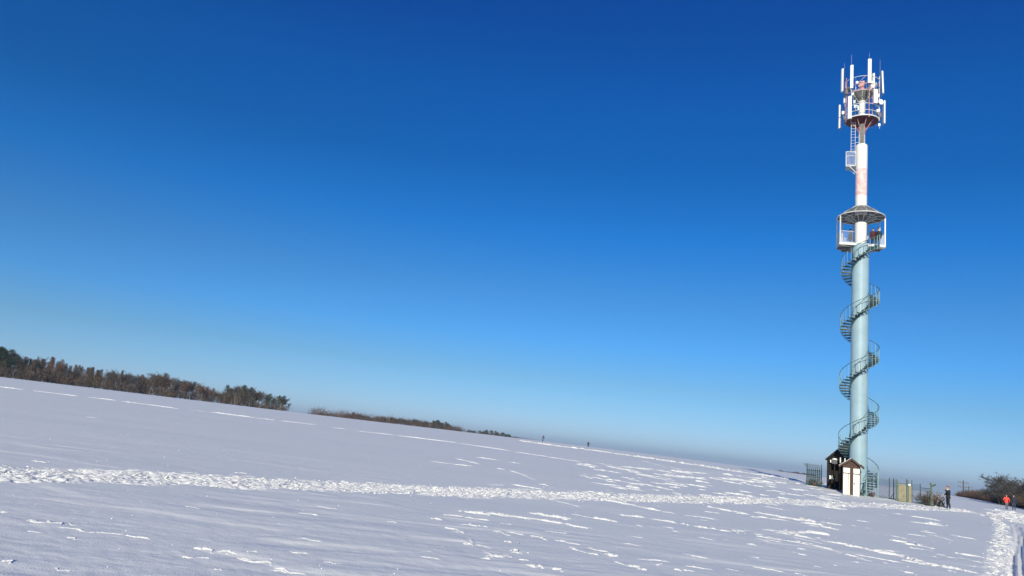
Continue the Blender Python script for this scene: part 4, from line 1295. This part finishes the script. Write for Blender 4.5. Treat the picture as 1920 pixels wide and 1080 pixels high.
def bare_tree(seed, h, spread, twig, bark, n_twig=2600, base=0.28, up=0.55, stems=1, tw=0.04):
    rnd = random.Random(seed)
    tr, cr_ = MB(), MB()
    tips = []

    def grow(p, d, L, r, lv):
        nseg = 3
        for i in range(nseg):
            d2 = (d + Vector((rnd.gauss(0, .13), rnd.gauss(0, .13), rnd.gauss(0.05, .08)))).normalized()
            q = p + d2 * L / nseg
            r2 = r * 0.82
            tr.tube(p, q, r, r2, n=5 if lv == 0 else 3, caps=False)
            if lv >= 1:
                tips.append((q, d2, lv))
            if lv < 3:
                for k in range(2 if lv < 2 else 1):
                    if lv == 0 and i == 0:
                        continue
                    az = rnd.uniform(0, 2 * math.pi)
                    side = Vector((math.cos(az), math.sin(az), 0))
                    nd = (d2 * rnd.uniform(.35, .8) + side * spread * rnd.uniform(.6, 1.1) + Vector((0, 0, up * .4))).normalized()
                    grow(q, nd, L * rnd.uniform(.5, .72), r2 * .55, lv + 1)
            p, d, r = q, d2, r2
        tips.append((p, d, lv))
    for s_ in range(stems):
        a = rnd.uniform(0, 6.28)
        ln = Vector((math.cos(a), math.sin(a), 0)) * (0.25 if stems > 1 else 0.03)
        grow(Vector((ln.x * .6, ln.y * .6, -0.3)), (Vector((0, 0, 1)) + ln).normalized(), h * 0.60, h * 0.017 + 0.03, 0)
    for i in range(n_twig):
        p, d, lv = rnd.choice(tips)
        nd = (d + Vector((rnd.gauss(0, .6), rnd.gauss(0, .6), rnd.gauss(0.15, .45)))).normalized()
        sliver(cr_, p, nd, rnd.uniform(.05, .12) * h, tw * rnd.uniform(.6, 1.2), rnd)
    zs = [v[2] for v in cr_.v]; mz = max(zs)
    return tr, cr_, mz, bark, twig


def larch(seed, h, twig, w=0.18, n_twig=2200):
    rnd = random.Random(seed)
    tr, cr_ = MB(), MB()
    tr.path([(0, 0, -0.3), (rnd.gauss(0, .05), 0, h * .4), (rnd.gauss(0, .1), rnd.gauss(0, .1), h * .97)], [h * .016, h * .011, h * .002], 5)
    n_b = 60
    ends = []
    for i in range(n_b):
        t = 0.06 + 0.92 * (i / n_b)
        a = i * 2.4 + rnd.uniform(-.3, .3)
        L = h * w * (1.05 - t) * rnd.uniform(.7, 1.25) + .2
        p = Vector((0, 0, h * t))
        q = p + Vector((math.cos(a) * L, math.sin(a) * L, rnd.uniform(-.1, .25) * L))
        tr.tube(p, q, 0.03, 0.012, n=3, caps=False)
        ends.append((p, q))
    for i in range(n_twig):
        p, q = rnd.choice(ends)
        o_ = p.lerp(q, rnd.uniform(.25, 1))
        d = (q - p).normalized() * rnd.uniform(.3, 1) + Vector((rnd.gauss(0, .5), rnd.gauss(0, .5), rnd.gauss(0.2, .5)))
        sliver(cr_, o_, d, rnd.uniform(.4, 1.1), .042 * rnd.uniform(.6, 1.2), rnd)
    return tr, cr_, h, 'bark', twig


def pine(seed, h, needle, n_clump=42, flat=0.6, low=0.35):
    rnd = random.Random(seed)
    tr, cr_ = MB(), MB()
    lean = Vector((rnd.gauss(0, .04), rnd.gauss(0, .04), 0)) * h
    tr.path([(0, 0, -0.3), tuple(lean * .4 + Vector((0, 0, h * .45))), tuple(lean + Vector((0, 0, h * .93)))], [h * .02, h * .014, h * .005], 6)
    for i in range(n_clump):
        t = low + (1 - low) * (i + .5) / n_clump
        a = rnd.uniform(0, 6.28)
        wid = h * .24 * math.sin(math.pi * min(1, (t - low) / (1 - low) * .80 + .2)) * rnd.uniform(.3, 1.1)
        p = lean * t + Vector((0, 0, h * t * .95))
        q = p + Vector((math.cos(a) * wid, math.sin(a) * wid, rnd.uniform(-.1, .3) * wid))
        tr.tube(p, q, .05, .02, n=3, caps=False)
        R_ = h * rnd.uniform(.05, .085)
        for k in range(70):
            v = Vector((rnd.gauss(0, .55), rnd.gauss(0, .55), rnd.gauss(0, .55 * flat)))
            d = Vector((v.x, v.y, v.z + .5 + rnd.gauss(0, .3)))
            sliver(cr_, q + v * R_, d, rnd.uniform(.25, .5), .06 * rnd.uniform(.6, 1.2), rnd)
    return tr, cr_, h, 'bark', needle


def shrub_mesh(seed, h, n_stem=40, n_twig=900, twig='shrub', wide=0.7):
    rnd = random.Random(seed)
    tr, cr_ = MB(), MB()
    tips = []
    for i in range(n_stem):
        a = rnd.uniform(0, 6.28); sp_ = rnd.uniform(0, 1) ** .6
        p = Vector((math.cos(a) * .25 * h * sp_, math.sin(a) * .25 * h * sp_, -.2))
        q = p + Vector((math.cos(a) * wide * h * sp_ * .7, math.sin(a) * wide * h * sp_ * .7, h * rnd.uniform(.5, .98) * (1.15 - .5 * sp_)))
        m_ = p.lerp(q, .5) + Vector((0, 0, .12 * h))
        tr.path([p, m_, q], [.025, .018, .008], 3)
        tips += [p.lerp(m_, .4), m_, m_.lerp(q, .5), q]
    for i in range(n_twig):
        p = rnd.choice(tips)
        d = Vector((rnd.gauss(0, .6), rnd.gauss(0, .6), rnd.gauss(.5, .5)))
        sliver(cr_, p + Vector((rnd.gauss(0, .06), rnd.gauss(0, .06), rnd.gauss(0, .05))) * h, d, rnd.uniform(.12, .3) * h, .016 * rnd.uniform(.6, 1.3), rnd)
    return tr, cr_, h, 'bark', twig


def proto(res, name_t='trunk', name_c='crown'):
    tr, cr_, h, bark, twig = res
    return (tr.mesh(name_t, bark), cr_.mesh(name_c, twig), h)


PROT = {
    'bare': [proto(bare_tree(1, 12, .75, 'twig_brown', 'bark')), proto(bare_tree(2, 12, .65, 'twig_grey', 'birch_bark')), proto(bare_tree(3, 12, .85, 'twig_grey', 'bark')), proto(bare_tree(4, 12, .7, 'twig_brown', 'birch_bark')), proto(bare_tree(5, 12, .6, 'twig_red', 'bark'))],
    'larch': [proto(larch(11, 13, 'twig_red')), proto(larch(12, 13, 'twig_brown', .13)), proto(larch(13, 13, 'twig_red', .19)), proto(larch(14, 13, 'twig_grey', .15))],
    'pine': [proto(pine(21, 13, 'needle')), proto(pine(22, 13, 'needle', 34, .5, .45)), proto(pine(23, 13, 'needle_olive', 46, .8, .25))],
    'round': [proto(bare_tree(31, 9, 1.05, 'twig_grey', 'bark', 8500, stems=4, up=.35, tw=.028)), proto(bare_tree(32, 7, .95, 'twig_grey', 'bark', 3600, stems=3, up=.4, tw=.026))],
    'shrub': [proto(shrub_mesh(41, 2.2), 'stems', 'twigs'), proto(shrub_mesh(42, 2.2, wide=.9), 'stems', 'twigs'), proto(shrub_mesh(43, 2.2, twig='twig_brown'), 'stems', 'twigs')],
    'dry': [proto(shrub_mesh(51, 1.3, 24, 500, 'dry_grass', .5), 'stems', 'twigs')],
}


def plant(kind, idx, name, label, cat, loc, height, rz, group=None, wx=1.0):
    tr, cr_, h = PROT[kind][idx % len(PROT[kind])]
    o_ = thing(name, label, cat, loc, rz, group)
    k = height / h
    o_.scale = (k * wx, k * wx, k)
    link(tr.name.split('.')[0], tr, o_)
    link(cr_.name.split('.')[0], cr_, o_)
    return o_


def sight(px, py):
    d = _cf * _F + _cr * (px - 960) + _cu * (540 - py)
    return d / np.linalg.norm(d)


def tree_at(px, top_y, dist):
    """survey helper: azimuth from the picture column, height from the skyline, at a chosen real distance"""
    d = sight(px, top_y)
    hz = math.hypot(d[0], d[1])
    x, y = d[0] / hz * dist, d[1] / hz * dist
    zt = EYE[2] + d[2] / hz * dist
    zb = h1(x, y)
    return (x, y, zb - 0.05), max(2.0, zt - zb)


SKY1 = [(-60, 650), (0, 653), (30, 655), (40, 672), (70, 676), (100, 672), (125, 682), (160, 690), (180, 690), (200, 697), (250, 698), (270, 705), (300, 700), (318, 702), (330, 712), (360, 714), (390, 725), (415, 737), (430, 725), (455, 722), (470, 728), (500, 738), (515, 746), (530, 742), (545, 758)]
SK_X, SK_Y = [a for a, b in SKY1], [b for a, b in SKY1]
rt_ = random.Random(77)
NTH = lambda n: '%d%s' % (n, 'th' if 10 < n % 100 < 20 else {1: 'st', 2: 'nd', 3: 'rd'}.get(n % 10, 'th'))
CNT = {}


def nth(key):
    CNT[key] = CNT.get(key, 0) + 1
    return NTH(CNT[key])


for row, (d0, step, drop) in enumerate(((345, 8.5, 0), (362, 9.5, 2), (385, 10.5, 4))):
    x = -45.0
    while x < 542:
        xx = x + rt_.uniform(-2.5, 2.5)
        ty = np.interp(xx, SK_X, SK_Y) - 5 + rt_.uniform(0, 8) + drop * rt_.uniform(0, 1)
        if xx < 42:
            kind = 'pine' if rt_.random() < .8 else 'bare'
        elif xx < 72:
            kind = rt_.choice(['pine', 'larch', 'bare'])
        elif xx < 200:
            kind = 'larch' if rt_.random() < .75 else 'bare'
        elif xx < 420:
            kind = 'bare' if rt_.random() < .85 else 'larch'
        elif xx < 480:
            kind = 'pine' if rt_.random() < .5 else 'bare'
        else:
            kind = 'bare' if rt_.random() < .7 else 'pine'
        loc, hgt = tree_at(xx, ty, d0 + rt_.uniform(-8, 8))
        if row == 0:
            lab = '%s %s from the left in the front row of the long wood' % (nth('w' + kind), {'pine': 'dark green pine', 'larch': 'reddish brown larch', 'bare': 'leafless grey-brown tree'}[kind])
        else:
            lab = {'pine': 'dark pine mostly hidden behind the front row of the long wood', 'larch': 'larch top showing behind the front row of the long wood', 'bare': 'leafless tree mostly hidden behind the front row of the long wood'}[kind]
        idx = rt_.randrange(9)
        if kind == 'pine':
            idx = 2 if xx > 400 else rt_.randrange(2)
        nm = {'pine': 'pine_tree', 'larch': 'larch_tree', 'bare': 'bare_tree'}[kind]
        plant(kind, idx, nm, lab, 'tree', loc, hgt * rt_.uniform(.96, 1.04), rt_.uniform(0, 6.28), '%s of the long wood, %s' % ({'pine': 'pines', 'larch': 'larches', 'bare': 'leafless trees'}[kind], 'front row' if row == 0 else 'back rows'), rt_.uniform(.85, 1.1))
        x += step
# two trees that stand out of the skyline
loc, hgt = tree_at(313, 699, 338)
plant('larch', 2, 'larch_tree', 'rust-brown broad-topped tree standing above its neighbours in mid wood', 'tree', loc, hgt, 0.4, None, 1.5)
loc, hgt = tree_at(533, 741, 338)
plant('pine', 1, 'pine_tree', 'lone crooked pine at the far right end of the long wood', 'tree', loc, hgt, 1.0, None, 1.0)
# undergrowth at the wood's edge
und = MB()
for i in range(640):
    px0 = rt_.uniform(-50, 545)
    d = sight(px0, 720)
    hz = math.hypot(d[0], d[1]); dist = rt_.uniform(334, 392)
    x, y = d[0] / hz * dist, d[1] / hz * dist
    z = h1(x, y)
    hh = rt_.uniform(1.5, 7.0) * (1 if px0 < 480 else .5)
    for k in range(40):
        sliver(und, Vector((x + rt_.gauss(0, .9), y + rt_.gauss(0, .9), z + rt_.uniform(0, hh * .7))), Vector((rt_.gauss(0, .5), rt_.gauss(0, .5), 1)), hh * rt_.uniform(.2, .45), .06, rt_)
o = und.build('undergrowth', 'twig_brown')
o['kind'] = 'stuff'; o['label'] = 'dense brown undergrowth along the foot of the long wood'; o['category'] = 'undergrowth'

SKY2 = [(578, 774), (600, 774), (640, 778), (665, 774), (700, 781), (740, 783), (770, 786), (800, 790), (820, 789), (840, 795), (865, 805)]
SKY3 = [(878, 807), (905, 808), (925, 809), (940, 812), (962, 817), (985, 824)]
for nm_, sk, dist, step, gname, lab, labp in (('bare_tree', SKY2, 520, 6.0, 'trees of the middle wood', 'leafless brown tree in the middle wood behind the crest', 'dark pine in the middle wood behind the crest'), ('bare_tree', SKY3, 600, 7.0, 'trees of the last copse', 'low dark tree in the last copse left of the skiers', 'small dark pine in the last copse left of the skiers')):
    xs_, ys_ = [a for a, b in sk], [b for a, b in sk]
    for row in range(2):
        x = xs_[0] + row * 2
        while x < xs_[-1]:
            ty = np.interp(x, xs_, ys_) - 3.5 + rt_.uniform(0, 4) + row * 1.5
            loc, hgt = tree_at(x + rt_.uniform(-2, 2), ty, dist + row * 25 + rt_.uniform(-8, 8))
            pn_ = (808 < x < 848) or (dist == 600 and rt_.random() < .5)
            plant('pine' if pn_ else 'bare', rt_.randrange(9), 'pine_tree' if pn_ else 'bare_tree', ((nth(gname + str(pn_)) + ' ') if row == 0 else 'half hidden ') + ((labp if pn_ else lab).replace(' in the', ' from the left in the') if row == 0 else (labp if pn_ else lab)), 'tree', loc, hgt, rt_.uniform(0, 6.28), gname + (': pines' if pn_ else ': leafless') + (', front' if row == 0 else ', back'), rt_.uniform(1.0, 1.5))
            x += step
und2 = MB()
for i in range(420):
    px0 = rt_.uniform(578, 985)
    if 862 < px0 < 880:
        continue
    d = sight(px0, 800)
    hz = math.hypot(d[0], d[1]); dist = rt_.uniform(500, 560) if px0 < 870 else rt_.uniform(590, 640)
    x, y = d[0] / hz * dist, d[1] / hz * dist
    z = h1(x, y)
    hh = rt_.uniform(4, 8.5) if px0 < 870 else rt_.uniform(3, 6.5)
    for k in range(26):
        sliver(und2, Vector((x + rt_.gauss(0, 1.6), y + rt_.gauss(0, 1.6), z + rt_.uniform(0, hh * .7))), Vector((rt_.gauss(0, .5), rt_.gauss(0, .5), 1)), hh * rt_.uniform(.25, .4), .07, rt_)
o = und2.build('undergrowth', 'shrub')
o['kind'] = 'stuff'; o['label'] = 'low brown thicket between the trees of the distant woods'; o['category'] = 'undergrowth'

# hedge and trees on the right
A_, B_ = Vector((82.0, 111.0)), Vector((143.0, 232.0))
for row in range(3):
    t = 0.0
    while t < 1:
        q = A_.lerp(B_, t)
        side = Vector((0.89, -0.45)) * (row * 2.2 + rt_.uniform(-.6, .6))
        hh = (3.1 - 1.2 * t) * rt_.uniform(.75, 1.1) * (1 + .18 * row)
        x, y = q.x + side.x, q.y + side.y
        plant('shrub', rt_.randrange(9), 'shrub', ('%s shrub from the walkers along the front of the right-hand hedge' % nth('hedge') if row == 0 else 'reddish brown shrub behind the front of the right-hand hedge'), 'shrub', (x, y, h1(x, y) - .05), hh, rt_.uniform(0, 6.28), 'shrubs of the right-hand hedge' + (', front' if row == 0 else ', behind'), rt_.uniform(.9, 1.2))
        t += 0.024 + rt_.uniform(0, .008) + .006 * row
for px0, ty, dist, idx, wx, lab in ((1893, 886, 172, 0, 1.25, 'largest leafless round-crowned tree rising above the right-hand hedge'), (1862, 905, 180, 1, 1.1, 'grey leafless tree left of the large round-crowned one'), (1843, 913, 200, 1, 1.0, 'small grey leafless tree in the middle of the right-hand hedge'), (1922, 895, 165, 0, 1.1, 'leafless tree cut by the right edge above the hedge'), (1876, 908, 160, 1, 1.2, 'low spreading leafless tree in front of the large round-crowned one')):
    loc, hgt = tree_at(px0, ty, dist)
    plant('round', idx, 'bare_tree', lab, 'tree', loc, hgt, rt_.uniform(0, 6.28), None, wx)

q = tl(5.35, 1.75)
plant('dry', 0, 'bush', 'dry tan bush growing behind the forked corner post', 'bush', q, 1.45, 0.3)
q = tl(4.85, 1.9)
plant('shrub', 0, 'bush', 'brown leafless bush inside the corner mesh panel', 'bush', q, 1.15, 0.9)
q = tl(0.95, 0.2)
plant('dry', 0, 'bush', 'low dry grass clump under the foot of the staircase', 'bush', q, 0.5, 1.9, None, 1.6)
q = tl(-3.35, 2.9)
plant('dry', 0, 'bush', 'dry olive weeds behind the spiked green fence', 'bush', q, 0.75, 2.9, None, 1.6)

# power poles
for px0, ty, dist, lab, hh in ((1806, 899, 290, 'nearer dark power pole with double crossarms above the hedge', 10.5), (1816.5, 910, 400, 'farther thin power pole right of the nearer one', 10.0), (1268, 856, 640, 'tiny lone power pole on the far crest left of the tower', 9.0)):
    loc, hgt = tree_at(px0, ty, dist)
    pp = thing('power_pole', lab, 'pole', (loc[0], loc[1], loc[2] + hgt - hh - .3), T_RZ + R(6), 'power poles across the field')
    MB().tube((0, 0, -6), (0, 0, hh), 0.22, 0.17, n=8).build('post', 'pole_wood', pp)
    for z_, s_ in ((hh - 0.7, -1), (hh - 2.1, 1)):
        a_ = MB().box((0, 0, z_), (3.0, 0.16, 0.18)).build('crossarm', 'dark_steel', pp)
        for x_ in (-1.4, -0.8, 0.8, 1.4):
            MB().tube((x_, 0, z_), (x_, 0, z_ + 0.38), 0.08, 0.06).build('insulator', 'dark_steel', a_)

# low hedgerow on the second ridge
for i in range(34):
    px0 = 1462 + i * 2.0 + rt_.uniform(-1, 1)
    d = sight(px0, 890)
    hz = math.hypot(d[0], d[1]); dist = 640 + rt_.uniform(-10, 10)
    x, y = d[0] / hz * dist, d[1] / hz * dist
    plant('shrub', i, 'shrub', '%s shrub from the left in the distant hedgerow left of the green fence' % NTH(i + 1), 'shrub', (x, y, h1(x, y)), rt_.uniform(1.0, 1.9), rt_.uniform(0, 6.28), 'shrubs of the distant hedgerow', 2.2)

# ------------------------------------------------------------------ haze
hz_ = MB()
hz_.box((0, 0, 5), (28000, 28000, 200))
hm_ = bpy.data.materials.new('haze')
hm_.use_nodes = True
n_, l_ = hm_.node_tree.nodes, hm_.node_tree.links
n_.clear()
pv = n_.new('ShaderNodeVolumePrincipled')
pv.inputs['Color'].default_value = (0.62, 0.78, 1.0, 1)
pv.inputs['Density'].default_value = 1.5e-4
pv.inputs['Anisotropy'].default_value = 0.0
ou = n_.new('ShaderNodeOutputMaterial')
l_.new(pv.outputs[0], ou.inputs['Volume'])
o = hz_.build('haze', hm_)
o['kind'] = 'stuff'; o['label'] = 'thin blue winter haze over the valley'; o['category'] = 'haze'
